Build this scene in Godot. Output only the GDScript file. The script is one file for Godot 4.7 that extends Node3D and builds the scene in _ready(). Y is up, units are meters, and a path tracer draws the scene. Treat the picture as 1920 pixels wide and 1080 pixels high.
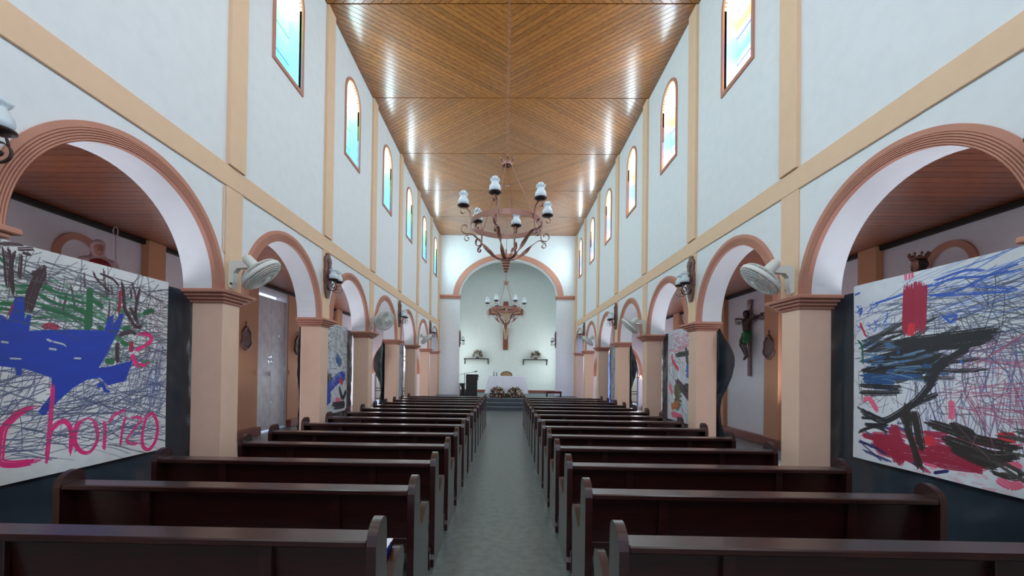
extends Node3D
# Nave of a small church, built object by object. World: x right, y up, the altar lies towards -z.
const XL := -2.987
const XR := 3.013
const Z1 := 4.289
const BAY := 2.3005
const PD := 0.27
const SPR := 2.30
const RIN := 0.892
const ROUT := 1.017
const HC := 7.41
const ZD := 18.0
const ZF := -2.75
const WT := 0.33
const XA := 5.57
const HA := 3.42
const ZA := 16.6
const BELT0 := 3.42
const BELT1 := 3.645
const W0 := 5.45
const WSP := 6.60
const WH := 0.333

var M := {}
var taken := {}
var rng := RandomNumberGenerator.new()


func _ready() -> void:
	rng.seed = 7
	setup_camera()
	setup_light()
	setup_materials()
	build_shell()
	build_ceiling()
	build_windows()
	build_aisles()
	build_chancel()
	build_pews()
	build_fans()
	build_sconces()
	build_chandeliers()
	build_paintings()
	build_aisle_things()
	build_altar_things()


# ---------------------------------------------------------------- camera and light
func setup_camera() -> void:
	var cam := Camera3D.new()
	cam.name = "camera"
	var f := 772.9
	cam.projection = Camera3D.PROJECTION_FRUSTUM
	cam.near = 0.05
	cam.far = 200.0
	cam.size = 1080.0 / f * cam.near
	cam.frustum_offset = Vector2(960.0 - 937.3, 687.85 - 540.0) / f * cam.near
	var right := Vector3(0.99980196, 0.01309911, -0.01498156)
	var up := Vector3(-0.01296376, 0.99987459, 0.0090959)
	var fwd := Vector3(-0.01509883, 0.00889988, -0.9998464)
	cam.transform = Transform3D(Basis(right, up, -fwd), Vector3(0, 1.5, 0))
	add_child(cam)
	cam.current = true


func setup_light() -> void:
	var env := Environment.new()
	env.background_mode = Environment.BG_SKY
	var sm := ProceduralSkyMaterial.new()
	sm.sky_top_color = Color(0.62, 0.76, 0.95)
	sm.sky_horizon_color = Color(0.88, 0.92, 0.98)
	sm.ground_horizon_color = Color(0.72, 0.72, 0.70)
	sm.ground_bottom_color = Color(0.42, 0.40, 0.38)
	sm.sky_energy_multiplier = 1.2
	sm.ground_energy_multiplier = 0.9
	var sky := Sky.new()
	sky.sky_material = sm
	env.sky = sky
	env.tonemap_mode = Environment.TONE_MAPPER_LINEAR
	env.tonemap_exposure = 1.6
	env.sdfgi_enabled = true
	env.ssao_enabled = true
	env.ssil_enabled = true
	var we := WorldEnvironment.new()
	we.name = "environment"
	we.environment = env
	add_child(we)
	# daylight at the window and door openings, plus fill added behind the camera
	for k in range(-3, 6):
		var zc := win_z(k)
		area("clerestory_daylight", P(XL + 0.03, 6.15, zc), Vector3.RIGHT, Vector2(0.62, 1.4), Color(0.83, 0.95, 1.0), 2.3)
		area("clerestory_daylight", P(XR - 0.03, 6.15, zc), Vector3.LEFT, Vector2(0.62, 1.4), Color(0.84, 0.95, 1.0), 2.3)
	area("entrance_fill", P(0.0, 1.7, ZF + 0.05), Vector3.FORWARD, Vector2(2.3, 3.2), Color(0.86, 0.93, 1.0), 0.5)  # general fill, added at an unseen doorway behind the camera
	area("choir_fill", P(0.0, 5.6, ZF + 0.05), Vector3.FORWARD, Vector2(1.7, 1.9), Color(0.92, 0.94, 1.0), 9.0)  # added fill that brightens the pillar fronts; its choir window is unseen
	for s in [-1.0, 1.0]:
		# side doors: daylight thrown up from the sunlit yard outside
		for z in [2.9, 7.35, 12.3]:
			area("side_door_daylight", P(s * (XA + 0.12), 1.15, z), Vector3(-s, 0.75, 0), Vector2(1.0, 1.9), Color(0.95, 0.95, 1.0), 6.0)
		area("transept_daylight", P(s * 4.47, 1.3, ZA - 0.03), Vector3.BACK, Vector2(1.7, 2.2), Color(0.95, 0.95, 1.0), 6.0)
		area("apse_daylight", P(s * 2.68, 2.1, 19.4), Vector3(-s, 0, 0), Vector2(1.0, 2.6), Color(0.95, 1.0, 0.98), 2.0)


func area(called: String, at: Vector3, towards: Vector3, size: Vector2, c: Color, energy: float) -> void:
	var l := AreaLight3D.new()
	l.name = called
	l.area_size = size
	l.area_normalize_energy = true
	l.light_color = c
	l.light_energy = energy
	l.shadow_enabled = true
	l.set("area_range", 40.0)
	l.set("area_attenuation", 2.0)
	add_child(l, true)
	l.position = at
	l.basis = Basis.looking_at(towards, Vector3.UP)


# ---------------------------------------------------------------- helpers
func P(x: float, y: float, z: float) -> Vector3:
	return Vector3(x, y, -z)


func arch_z(k: int) -> float:
	return Z1 + PD / 2 + (k + 0.5) * BAY


func win_z(k: int) -> float:
	return arch_z(k) - 0.1


func pillar_z(k: int) -> float:
	return Z1 + k * BAY


func begin() -> SurfaceTool:
	var st := SurfaceTool.new()
	st.begin(Mesh.PRIMITIVE_TRIANGLES)
	st.set_smooth_group(-1)
	return st


func commit(st: SurfaceTool) -> ArrayMesh:
	st.generate_normals()
	return st.commit()


func numbered(called: String) -> String:
	if not taken.has(called):
		taken[called] = 0
		return called
	taken[called] += 1
	return "%s_%03d" % [called, taken[called]]


func tag(o: Node, label: String, category := "", group := "", kind := "") -> void:
	if label:
		o.set_meta("label", label)
	if category:
		o.set_meta("category", category)
	if group:
		o.set_meta("group", group)
	if kind:
		o.set_meta("kind", kind)


func thing(called: String, label: String, category: String, at := Vector3.ZERO, turn := 0.0, group := "") -> Node3D:
	var o := Node3D.new()
	o.name = numbered(called)
	add_child(o)
	o.position = at
	o.rotation.y = turn
	tag(o, label, category, group)
	return o


func setting(called: String, label: String, category: String) -> Node3D:
	var o := thing(called, label, category)
	o.set_meta("kind", "structure")
	return o


func part(parent: Node, called: String, mesh: Mesh, mat: Material, label := "") -> MeshInstance3D:
	var o := MeshInstance3D.new()
	o.name = called
	o.mesh = mesh
	o.material_override = mat
	parent.add_child(o, true)
	if label:
		o.set_meta("label", label)
	return o


func obj(parent: Node, called: String, st: SurfaceTool, mat: Material, label := "") -> MeshInstance3D:
	return part(parent, called, commit(st), mat, label)


func face(st: SurfaceTool, pts: Array, dir: Vector3, uvs: Array = []) -> void:
	var a: Vector3 = pts[0]
	var n := Vector3.ZERO
	for i in range(1, pts.size() - 1):
		n += (pts[i + 1] - a).cross(pts[i] - a)
	var flip := n.dot(dir) < 0.0
	for i in range(1, pts.size() - 1):
		var idx := [0, i + 1, i] if flip else [0, i, i + 1]
		for j in idx:
			if uvs:
				st.set_uv(uvs[j])
			st.add_vertex(pts[j])


func box(st: SurfaceTool, c: Vector3, s: Vector3, bev := 0.0, xf := Transform3D.IDENTITY) -> void:
	var h := s / 2.0
	var cc := xf * c
	if bev <= 0.0:
		for ax in 3:
			for sg in [-1.0, 1.0]:
				var u := (ax + 1) % 3
				var v := (ax + 2) % 3
				var pts := []
				for q in [[-1, -1], [1, -1], [1, 1], [-1, 1]]:
					var p := Vector3.ZERO
					p[ax] = sg * h[ax]
					p[u] = q[0] * h[u]
					p[v] = q[1] * h[v]
					pts.append(xf * (c + p))
				face(st, pts, (pts[0] + pts[2]) / 2.0 - cc)
		return
	var b := minf(bev, minf(h.x, minf(h.y, h.z)) * 0.9)
	var corner := func(sx: float, sy: float, sz: float, ax: int) -> Vector3:
		var p := Vector3(sx * (h.x - b), sy * (h.y - b), sz * (h.z - b))
		p[ax] += signf([sx, sy, sz][ax]) * b
		return xf * (c + p)
	for ax in 3:
		var u := (ax + 1) % 3
		var v := (ax + 2) % 3
		for sg in [-1.0, 1.0]:
			var pts := []
			for q in [[-1.0, -1.0], [1.0, -1.0], [1.0, 1.0], [-1.0, 1.0]]:
				var s3 := [0.0, 0.0, 0.0]
				s3[ax] = sg
				s3[u] = q[0]
				s3[v] = q[1]
				pts.append(corner.call(s3[0], s3[1], s3[2], ax))
			face(st, pts, (pts[0] + pts[2]) / 2.0 - cc)
		for su in [-1.0, 1.0]:
			for sv in [-1.0, 1.0]:
				var e := []
				for pr in [[-1.0, u], [1.0, u], [1.0, v], [-1.0, v]]:
					var s4 := [0.0, 0.0, 0.0]
					s4[ax] = pr[0]
					s4[u] = su
					s4[v] = sv
					e.append(corner.call(s4[0], s4[1], s4[2], pr[1]))
				face(st, e, (e[0] + e[2]) / 2.0 - cc)
	for sx in [-1.0, 1.0]:
		for sy in [-1.0, 1.0]:
			for sz in [-1.0, 1.0]:
				var t := [corner.call(sx, sy, sz, 0), corner.call(sx, sy, sz, 1), corner.call(sx, sy, sz, 2)]
				face(st, t, t[0] - cc)


# a flat outline in the plane (o, ax, ay), drawn out along an from t0 to t1
func prism(st: SurfaceTool, poly: PackedVector2Array, o: Vector3, ax: Vector3, ay: Vector3, an: Vector3, t0: float, t1: float, sides := true) -> void:
	var tris := Geometry2D.triangulate_polygon(poly)
	for i in range(0, tris.size(), 3):
		for cap in [[t0, -1.0], [t1, 1.0]]:
			var pts := []
			for j in 3:
				var p := poly[tris[i + j]]
				pts.append(o + ax * p.x + ay * p.y + an * float(cap[0]))
			face(st, pts, an * float(cap[1]) * signf(t1 - t0))
	if not sides:
		return
	var cw := Geometry2D.is_polygon_clockwise(poly)
	for i in poly.size():
		var a := poly[i]
		var b := poly[(i + 1) % poly.size()]
		var d := b - a
		var n2 := Vector2(d.y, -d.x) if not cw else Vector2(-d.y, d.x)
		var pa := o + ax * a.x + ay * a.y
		var pb := o + ax * b.x + ay * b.y
		face(st, [pa + an * t0, pb + an * t0, pb + an * t1, pa + an * t1], ax * n2.x + ay * n2.y)


func lathe(st: SurfaceTool, prof: Array, n: int, xf := Transform3D.IDENTITY, smooth := true, wave := 0.0, waves := 0) -> void:
	if smooth:
		st.set_smooth_group(1)
	for i in range(prof.size() - 1):
		var a: Vector2 = prof[i]
		var b: Vector2 = prof[i + 1]
		for k in n:
			var pts := []
			var dir := Vector3.ZERO
			for q in [[a, k], [b, k], [b, k + 1], [a, k + 1]]:
				var t := TAU * (int(q[1]) % n) / float(n)
				var pv: Vector2 = q[0]
				var r := pv.x * (1.0 + wave * cos(t * waves))
				pts.append(xf * Vector3(r * sin(t), pv.y, r * cos(t)))
				dir += xf.basis * Vector3(sin(t) * (b.y - a.y), a.x - b.x, cos(t) * (b.y - a.y))
			face(st, pts, dir)
	st.set_smooth_group(-1)


# a section swept along a path; up gives the direction of the section's y
func sweep(st: SurfaceTool, path: Array, sec: Array, ups: Array, smooth := true, scales: Array = []) -> void:
	var rings := []
	var mids := []
	for i in path.size():
		var t: Vector3 = (path[mini(i + 1, path.size() - 1)] - path[maxi(i - 1, 0)]).normalized()
		var u: Vector3 = ups[mini(i, ups.size() - 1)]
		var side := t.cross(u)
		if side.length() < 1e-4:
			side = t.cross(Vector3(0.3, 0.5, 0.8))
		side = side.normalized()
		var up := side.cross(t).normalized()
		var ring := []
		var sc: float = scales[i] if scales else 1.0
		for p in sec:
			ring.append(path[i] + side * (p.x * sc) + up * (p.y * sc))
		rings.append(ring)
		mids.append(path[i])
	if smooth:
		st.set_smooth_group(1)
	var m := sec.size()
	for i in range(rings.size() - 1):
		for j in m:
			var pts := [rings[i][j], rings[i][(j + 1) % m], rings[i + 1][(j + 1) % m], rings[i + 1][j]]
			face(st, pts, (pts[0] + pts[1] + pts[2] + pts[3]) / 4.0 - (mids[i] + mids[i + 1]) / 2.0)
	st.set_smooth_group(-1)
	face(st, rings[0], path[0] - path[1])
	face(st, rings[-1], path[-1] - path[-2])


func circle(r: float, n: int) -> Array:
	var a := []
	for i in n:
		a.append(Vector2(cos(TAU * i / n), sin(TAU * i / n)) * r)
	return a


func rect(w: float, h: float) -> Array:
	return [Vector2(-w / 2, -h / 2), Vector2(w / 2, -h / 2), Vector2(w / 2, h / 2), Vector2(-w / 2, h / 2)]


func tube(st: SurfaceTool, path: Array, r: float, n := 8, scales: Array = []) -> void:
	sweep(st, path, circle(r, n), [Vector3(0.13, 0.99, 0.07)], true, scales)


func torus(st: SurfaceTool, c: Vector3, a: Vector3, b: Vector3, ra: float, rb: float, r: float, n := 16, m := 6) -> void:
	var nn := a.cross(b).normalized()
	st.set_smooth_group(1)
	for i in n:
		for j in m:
			var pts := []
			var mid := Vector3.ZERO
			for q in [[i, j], [i + 1, j], [i + 1, j + 1], [i, j + 1]]:
				var t := TAU * (int(q[0]) % n) / float(n)
				var s := TAU * (int(q[1]) % m) / float(m)
				var d := (a * cos(t) * ra + b * sin(t) * rb)
				mid += c + d
				pts.append(c + d + d.normalized() * r * cos(s) + nn * r * sin(s))
			mid /= 4.0
			face(st, pts, (pts[0] + pts[1] + pts[2] + pts[3]) / 4.0 - mid)
	st.set_smooth_group(-1)


func spline(pts: Array, per := 6) -> Array:
	var out := []
	for i in range(pts.size() - 1):
		var p0 = pts[maxi(i - 1, 0)]
		var p3 = pts[mini(i + 2, pts.size() - 1)]
		for j in per:
			out.append(pts[i].cubic_interpolate(pts[i + 1], p0, p3, float(j) / per))
	out.append(pts[-1])
	return out


func spiral(c: Vector2, r0: float, r1: float, a0: float, a1: float, n := 14) -> Array:
	var out := []
	for i in n + 1:
		var t := float(i) / n
		out.append(c + Vector2.from_angle(lerpf(a0, a1, t)) * lerpf(r0, r1, t))
	return out


# one continuous skin round tapered bones [a, b, ra, rb]
func skin(st: SurfaceTool, bones: Array, cell: float, blend: float, xf := Transform3D.IDENTITY) -> void:
	var lo := Vector3.INF
	var hi := -Vector3.INF
	for b in bones:
		var r := Vector3.ONE * (maxf(b[2], b[3]) + blend + cell * 2)
		lo = lo.min(b[0] - r).min(b[1] - r)
		hi = hi.max(b[0] + r).max(b[1] + r)
	var n := Vector3i(((hi - lo) / cell).ceil()) + Vector3i.ONE
	var field := PackedFloat32Array()
	field.resize(n.x * n.y * n.z)
	field.fill(1.0)
	for b in bones:
		var A: Vector3 = b[0]
		var B: Vector3 = b[1]
		var ab := B - A
		var l2 := maxf(ab.length_squared(), 1e-9)
		var r := Vector3.ONE * (maxf(b[2], b[3]) + blend + cell * 1.5)
		var i0 := Vector3i(((A.min(B) - r - lo) / cell).floor()).max(Vector3i.ZERO)
		var i1 := Vector3i(((A.max(B) + r - lo) / cell).ceil()).min(n - Vector3i.ONE)
		for z in range(i0.z, i1.z + 1):
			for y in range(i0.y, i1.y + 1):
				for x in range(i0.x, i1.x + 1):
					var p := lo + Vector3(x, y, z) * cell
					var t := clampf((p - A).dot(ab) / l2, 0.0, 1.0)
					var d: float = (p - A - ab * t).length() - lerpf(b[2], b[3], t)
					var at := x + n.x * (y + n.y * z)
					var e := field[at]
					var h := clampf(0.5 + 0.5 * (e - d) / blend, 0.0, 1.0)
					field[at] = lerpf(e, d, h) - blend * h * (1.0 - h)
	var verts := {}
	st.set_smooth_group(1)
	var steps := [1, n.x, n.x * n.y]
	for z in n.z - 1:
		for y in n.y - 1:
			for x in n.x - 1:
				var at := x + n.x * (y + n.y * z)
				var neg := 0
				for c in 8:
					if field[at + (c & 1) + ((c >> 1) & 1) * n.x + (c >> 2) * n.x * n.y] < 0.0:
						neg += 1
				if neg == 0 or neg == 8:
					continue
				var sum := Vector3.ZERO
				var cnt := 0
				for ed in [[0, 1], [2, 3], [4, 5], [6, 7], [0, 2], [1, 3], [4, 6], [5, 7], [0, 4], [1, 5], [2, 6], [3, 7]]:
					var ca := Vector3(ed[0] & 1, (ed[0] >> 1) & 1, ed[0] >> 2)
					var cb := Vector3(ed[1] & 1, (ed[1] >> 1) & 1, ed[1] >> 2)
					var fa := field[at + int(ca.x) + int(ca.y) * n.x + int(ca.z) * n.x * n.y]
					var fb := field[at + int(cb.x) + int(cb.y) * n.x + int(cb.z) * n.x * n.y]
					if (fa < 0.0) != (fb < 0.0):
						sum += ca.lerp(cb, fa / (fa - fb))
						cnt += 1
				verts[at] = xf * (lo + (Vector3(x, y, z) + sum / cnt) * cell)
	for at in verts:
		for ax in 3:
			var s: int = steps[ax]
			if at + s >= field.size() or (field[at] < 0.0) == (field[at + s] < 0.0):
				continue
			var u: int = steps[(ax + 1) % 3]
			var v: int = steps[(ax + 2) % 3]
			if not (verts.has(at - u) and verts.has(at - v) and verts.has(at - u - v)):
				continue
			var d := Vector3.ZERO
			d[ax] = 1.0 if field[at] < 0.0 else -1.0
			face(st, [verts[at], verts[at - u], verts[at - u - v], verts[at - v]], xf.basis * d)
	st.set_smooth_group(-1)


func copy_of(o: Node3D, label: String, at: Vector3, turn: float) -> Node3D:
	var c: Node3D = o.duplicate()
	c.name = numbered(String(o.name).rstrip("0123456789").trim_suffix("_"))
	add_child(c)
	c.position = at
	c.rotation.y = turn
	c.set_meta("label", label)
	return c


# ---------------------------------------------------------------- materials
func mat(c: Color, rough: float, metal := 0.0) -> StandardMaterial3D:
	var m := StandardMaterial3D.new()
	m.albedo_color = c
	m.roughness = rough
	m.metallic = metal
	return m


func noise_tex(freq: float, ramp: Array, seed_ := 1, normal := false, size := 512, kind := FastNoiseLite.TYPE_SIMPLEX_SMOOTH, strength := 4.0) -> NoiseTexture2D:
	var t := NoiseTexture2D.new()
	t.width = size
	t.height = size
	t.seamless = true
	var n := FastNoiseLite.new()
	n.seed = seed_
	n.noise_type = kind
	n.frequency = freq
	n.fractal_octaves = 5
	t.noise = n
	t.as_normal_map = normal
	t.bump_strength = strength
	if ramp:
		var g := Gradient.new()
		g.offsets = PackedFloat32Array(ramp[0])
		g.colors = PackedColorArray(ramp[1])
		t.color_ramp = g
	return t


func plaster(c: Color, rough := 0.75) -> StandardMaterial3D:
	var m := mat(c, rough)
	m.uv1_triplanar = true
	m.uv1_world_triplanar = true
	m.uv1_scale = Vector3.ONE * 0.7
	m.albedo_texture = M.mottle
	m.normal_enabled = true
	m.normal_texture = M.grit
	m.normal_scale = 0.05
	return m


func setup_materials() -> void:
	M.mottle = noise_tex(0.012, [[0.0, 0.5, 1.0], [Color(0.975, 0.975, 0.975), Color(0.99, 0.99, 0.99), Color.WHITE]], 3)
	M.grit = noise_tex(0.09, [], 5, true)
	M.wall = plaster(Color(0.885, 0.90, 0.91))
	M.beige = plaster(Color(0.90, 0.765, 0.635))
	M.pillar = plaster(Color(0.895, 0.755, 0.66))
	M.terra = plaster(Color(0.75, 0.525, 0.445), 0.7)
	M.aisle_wall = plaster(Color(0.89, 0.87, 0.885))
	M.peach = plaster(Color(0.80, 0.575, 0.43))
	M.base_tile = plaster(Color(0.52, 0.27, 0.21), 0.4)
	# varnished ceiling boards: grain runs along u
	var grain := noise_tex(0.02, [[0.0, 0.35, 0.6, 0.8, 1.0], [Color(0.60, 0.40, 0.24), Color(0.86, 0.66, 0.46), Color(0.97, 0.82, 0.60), Color(0.90, 0.70, 0.50), Color(0.66, 0.44, 0.28)]], 11)
	var m := mat(Color(0.71, 0.545, 0.35), 0.33)
	m.albedo_texture = grain
	m.vertex_color_use_as_albedo = true
	m.uv1_scale = Vector3(0.55, 5.0, 1.0)
	m.clearcoat_enabled = true
	m.clearcoat = 0.8
	m.clearcoat_roughness = 0.16
	M.board = m
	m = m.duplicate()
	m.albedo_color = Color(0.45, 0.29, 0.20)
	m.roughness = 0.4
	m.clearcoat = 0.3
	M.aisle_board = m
	M.groove = mat(Color(0.13, 0.075, 0.045), 0.8)
	# pews
	m = mat(Color(0.20, 0.058, 0.046), 0.4)
	m.albedo_texture = noise_tex(0.02, [[0.0, 0.5, 1.0], [Color(0.62, 0.55, 0.55), Color(0.9, 0.86, 0.86), Color.WHITE]], 21)
	m.uv1_triplanar = true
	m.uv1_scale = Vector3(0.35, 4.0, 4.0)
	m.clearcoat_enabled = true
	m.metallic_specular = 0.35
	m.clearcoat = 1.0
	m.clearcoat_roughness = 0.24
	M.pew = m
	# floor
	m = mat(Color(0.43, 0.455, 0.445), 0.3)
	m.uv1_triplanar = true
	m.uv1_world_triplanar = true
	m.uv1_scale = Vector3.ONE * 0.6
	m.albedo_texture = noise_tex(0.03, [[0.0, 0.45, 0.7, 1.0], [Color(0.80, 0.82, 0.82), Color(0.92, 0.93, 0.92), Color(0.97, 0.97, 0.96), Color.WHITE]], 31)
	M.floor = m
	m = m.duplicate()
	m.albedo_color = Color(0.27, 0.31, 0.35)
	m.roughness = 0.4
	M.step = m
	M.iron = mat(Color(0.58, 0.40, 0.345), 0.38, 0.15)
	M.iron_dark = mat(Color(0.20, 0.15, 0.15), 0.5, 0.3)
	m = mat(Color(0.86, 0.91, 0.94), 0.3)
	m.backlight_enabled = true
	m.backlight = Color(0.5, 0.53, 0.56)
	M.milk = m
	M.fan = mat(Color(0.84, 0.86, 0.84), 0.35)
	M.nosing = mat(Color(0.62, 0.65, 0.68), 0.4)
	M.bronze = mat(Color(0.36, 0.25, 0.23), 0.5)
	M.fan_dark = mat(Color(0.24, 0.25, 0.26), 0.5)
	m = mat(Color(0.20, 0.24, 0.28), 0.26)
	M.tarp = m
	m = mat(Color(0.55, 0.44, 0.41), 0.62)
	m.albedo_texture = noise_tex(0.03, [[0.0, 0.5, 1.0], [Color(0.55, 0.5, 0.5), Color(0.85, 0.8, 0.8), Color.WHITE]], 41)
	m.uv1_triplanar = true
	m.uv1_scale = Vector3(6.0, 1.2, 6.0)
	M.old_wood = m
	m = m.duplicate()
	m.albedo_color = Color(0.62, 0.36, 0.27)
	M.cross_wood = m
	M.white = mat(Color(0.90, 0.90, 0.92), 0.7)
	M.cloth = mat(Color(0.88, 0.89, 0.94), 0.85)
	M.black = mat(Color(0.06, 0.062, 0.07), 0.55)
	m = mat(Color(0.86, 0.85, 0.86), 0.42, 0.05)
	m.albedo_texture = noise_tex(0.01, [[0.0, 0.5, 1.0], [Color(0.90, 0.88, 0.88), Color(0.96, 0.95, 0.95), Color.WHITE]], 51)
	m.uv1_triplanar = true
	m.uv1_scale = Vector3.ONE * 0.8
	M.door = m
	M.lead = mat(Color(0.25, 0.33, 0.62), 0.5)


# ---------------------------------------------------------------- the nave
func arc(cz: float, cy: float, r: float, a0: float, a1: float, n: int) -> PackedVector2Array:
	var out := PackedVector2Array()
	for i in n + 1:
		var a := lerpf(a0, a1, float(i) / n)
		out.append(Vector2(cz + r * cos(a), cy + r * sin(a)))
	return out


func build_shell() -> void:
	var o := setting("floor", "grey polished stone floor running down the aisle and under the pews", "floor")
	var st := begin()
	box(st, P(0, -0.1, 8.0), Vector3(XA * 2 + 1.2, 0.2, 27.0))
	obj(o, "slab", st, M.floor)
	for side in [-1.0, 1.0]:
		nave_wall(side)
	# entrance wall behind the viewer; unseen doorway and choir window added for the fill lights
	o = setting("wall_front", "white entrance wall behind the viewer with added open doorway", "wall")
	st = begin()
	var back := Vector3(0, 0, 1)
	for s in [-1.0, 1.0]:
		var poly := PackedVector2Array([Vector2(s * 6.2, 0), Vector2(s * 1.2, 0), Vector2(s * 1.2, 3.35), Vector2(0, 3.35), Vector2(0, 4.6), Vector2(s * 0.9, 4.6), Vector2(s * 0.9, 6.6), Vector2(0, 6.6), Vector2(0, 7.7), Vector2(s * 6.2, 7.7)])
		prism(st, poly, P(0, 0, ZF), Vector3.RIGHT, Vector3.UP, back, 0.0, 0.3)
	obj(o, "masonry", st, M.wall)


func nave_wall(s: float) -> void:
	var x0 := XL if s < 0 else XR
	var word := "left" if s < 0 else "right"
	var wall := setting("wall_" + word, "white arcade wall on the %s with peach pilasters and terracotta arches" % word, "wall")
	var fwd := Vector3(0, 0, -1)
	var out := Vector3(s, 0, 0)
	var o := Vector3(x0, 0, 0)
	var st := begin()
	for k in range(-3, 6):
		var zc := arch_z(k)
		var z0 := ZF if k == -3 else zc - BAY / 2
		var z1 := ZD if k == 5 else zc + BAY / 2
		var low := PackedVector2Array([Vector2(z0, SPR)])
		low.append_array(arc(zc, SPR, RIN, PI, 0.0, 36))
		low.append_array(PackedVector2Array([Vector2(z1, SPR), Vector2(z1, 3.53), Vector2(z0, 3.53)]))
		prism(st, low, o, fwd, Vector3.UP, out, 0.0, WT)
		var wz := win_z(k)
		var left := PackedVector2Array([Vector2(z0, 3.53), Vector2(wz, 3.53), Vector2(wz, W0), Vector2(wz - WH, W0)])
		left.append_array(arc(wz, WSP, WH, PI, PI / 2, 10))
		left.append_array(PackedVector2Array([Vector2(wz, HC + 0.2), Vector2(z0, HC + 0.2)]))
		prism(st, left, o, fwd, Vector3.UP, out, 0.0, WT)
		var right := PackedVector2Array([Vector2(z1, 3.53), Vector2(wz, 3.53), Vector2(wz, W0), Vector2(wz + WH, W0)])
		right.append_array(arc(wz, WSP, WH, 0.0, PI / 2, 10))
		right.append_array(PackedVector2Array([Vector2(wz, HC + 0.2), Vector2(z1, HC + 0.2)]))
		prism(st, right, o, fwd, Vector3.UP, out, 0.0, WT)
	obj(wall, "masonry", st, M.wall)
	# pillars with stepped capitals
	for k in range(-3, 7):
		var z := pillar_z(k)
		var d := PD
		if k == 6:
			z = ZD - 0.16
			d = 0.16
		st = begin()
		box(st, P(x0 + s * WT / 2, SPR / 2 - 0.05, z + d / 2), Vector3(WT, SPR - 0.1, d), 0.006)
		var pillar := obj(wall, "pillar", st, M.pillar)
		st = begin()
		var over := 0.15 if k < 6 else 0.05
		var y := SPR - 0.125
		for step in [[0.2, 0.028, 0.022], [0.45, 0.03, 0.05], [0.72, 0.03, 0.075], [1.0, 0.037, 0.1]]:
			var oz: float = over * step[0]
			box(st, P(x0 + s * (WT / 2 - step[2] * 0.5 + 0.005), y + step[1] / 2, z + d / 2), Vector3(WT + step[2] + 0.01, step[1], d + 2 * oz), 0.007)
			y += step[1]
		obj(pillar, "capital", st, M.terra)
		# flush strip above the capital, proud pilaster above the belt
		if k == 6:
			z = ZD - 0.27
		st = begin()
		box(st, P(x0 - s * 0.004, (SPR + BELT0) / 2, z + PD / 2), Vector3(0.02, BELT0 - SPR, PD))
		obj(wall, "lower_strip", st, M.beige)
		st = begin()
		box(st, P(x0 - s * 0.012, (BELT1 + HC) / 2, z + PD / 2), Vector3(0.07, HC - BELT1, PD), 0.004)
		obj(wall, "pilaster", st, M.beige)
	st = begin()
	box(st, P(x0 - s * 0.003, (BELT0 + BELT1) / 2, (ZF + ZD) / 2), Vector3(0.035, BELT1 - BELT0, ZD - ZF), 0.004)
	obj(wall, "belt_course", st, M.beige)
	# fluted arch mouldings
	for k in range(-2, 6):
		var zc := arch_z(k)
		st = begin()
		var prof := [[ROUT, 0.0], [ROUT, 0.016], [0.975, 0.018]]
		for i in 5:
			var r := 0.972 - i * 0.0165
			prof.append_array([[r, 0.010], [r - 0.003, 0.022], [r - 0.0125, 0.022], [r - 0.0155, 0.010]])
		prof.append_array([[RIN - 0.004, 0.018], [RIN - 0.004, -0.03]])
		var n := 48
		for i in n:
			var a0 := PI * i / n
			var a1 := PI * (i + 1) / n
			for j in range(prof.size() - 1):
				var pts := []
				for q in [[j, a0], [j + 1, a0], [j + 1, a1], [j, a1]]:
					var r: float = prof[q[0]][0]
					var h: float = prof[q[0]][1]
					pts.append(P(x0 - s * h, SPR + r * sin(q[1]), minf(zc + r * cos(q[1]), ZD)))
				var am := (a0 + a1) / 2
				var dr: float = prof[j + 1][0] - prof[j][0]
				var dh: float = prof[j + 1][1] - prof[j][1]
				# profile runs inwards over the moulding: its outside lies to the left
				face(st, pts, Vector3(-s * -dr, dh * sin(am), -dh * cos(am)))
		obj(wall, "arch_moulding", st, M.terra)


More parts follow.
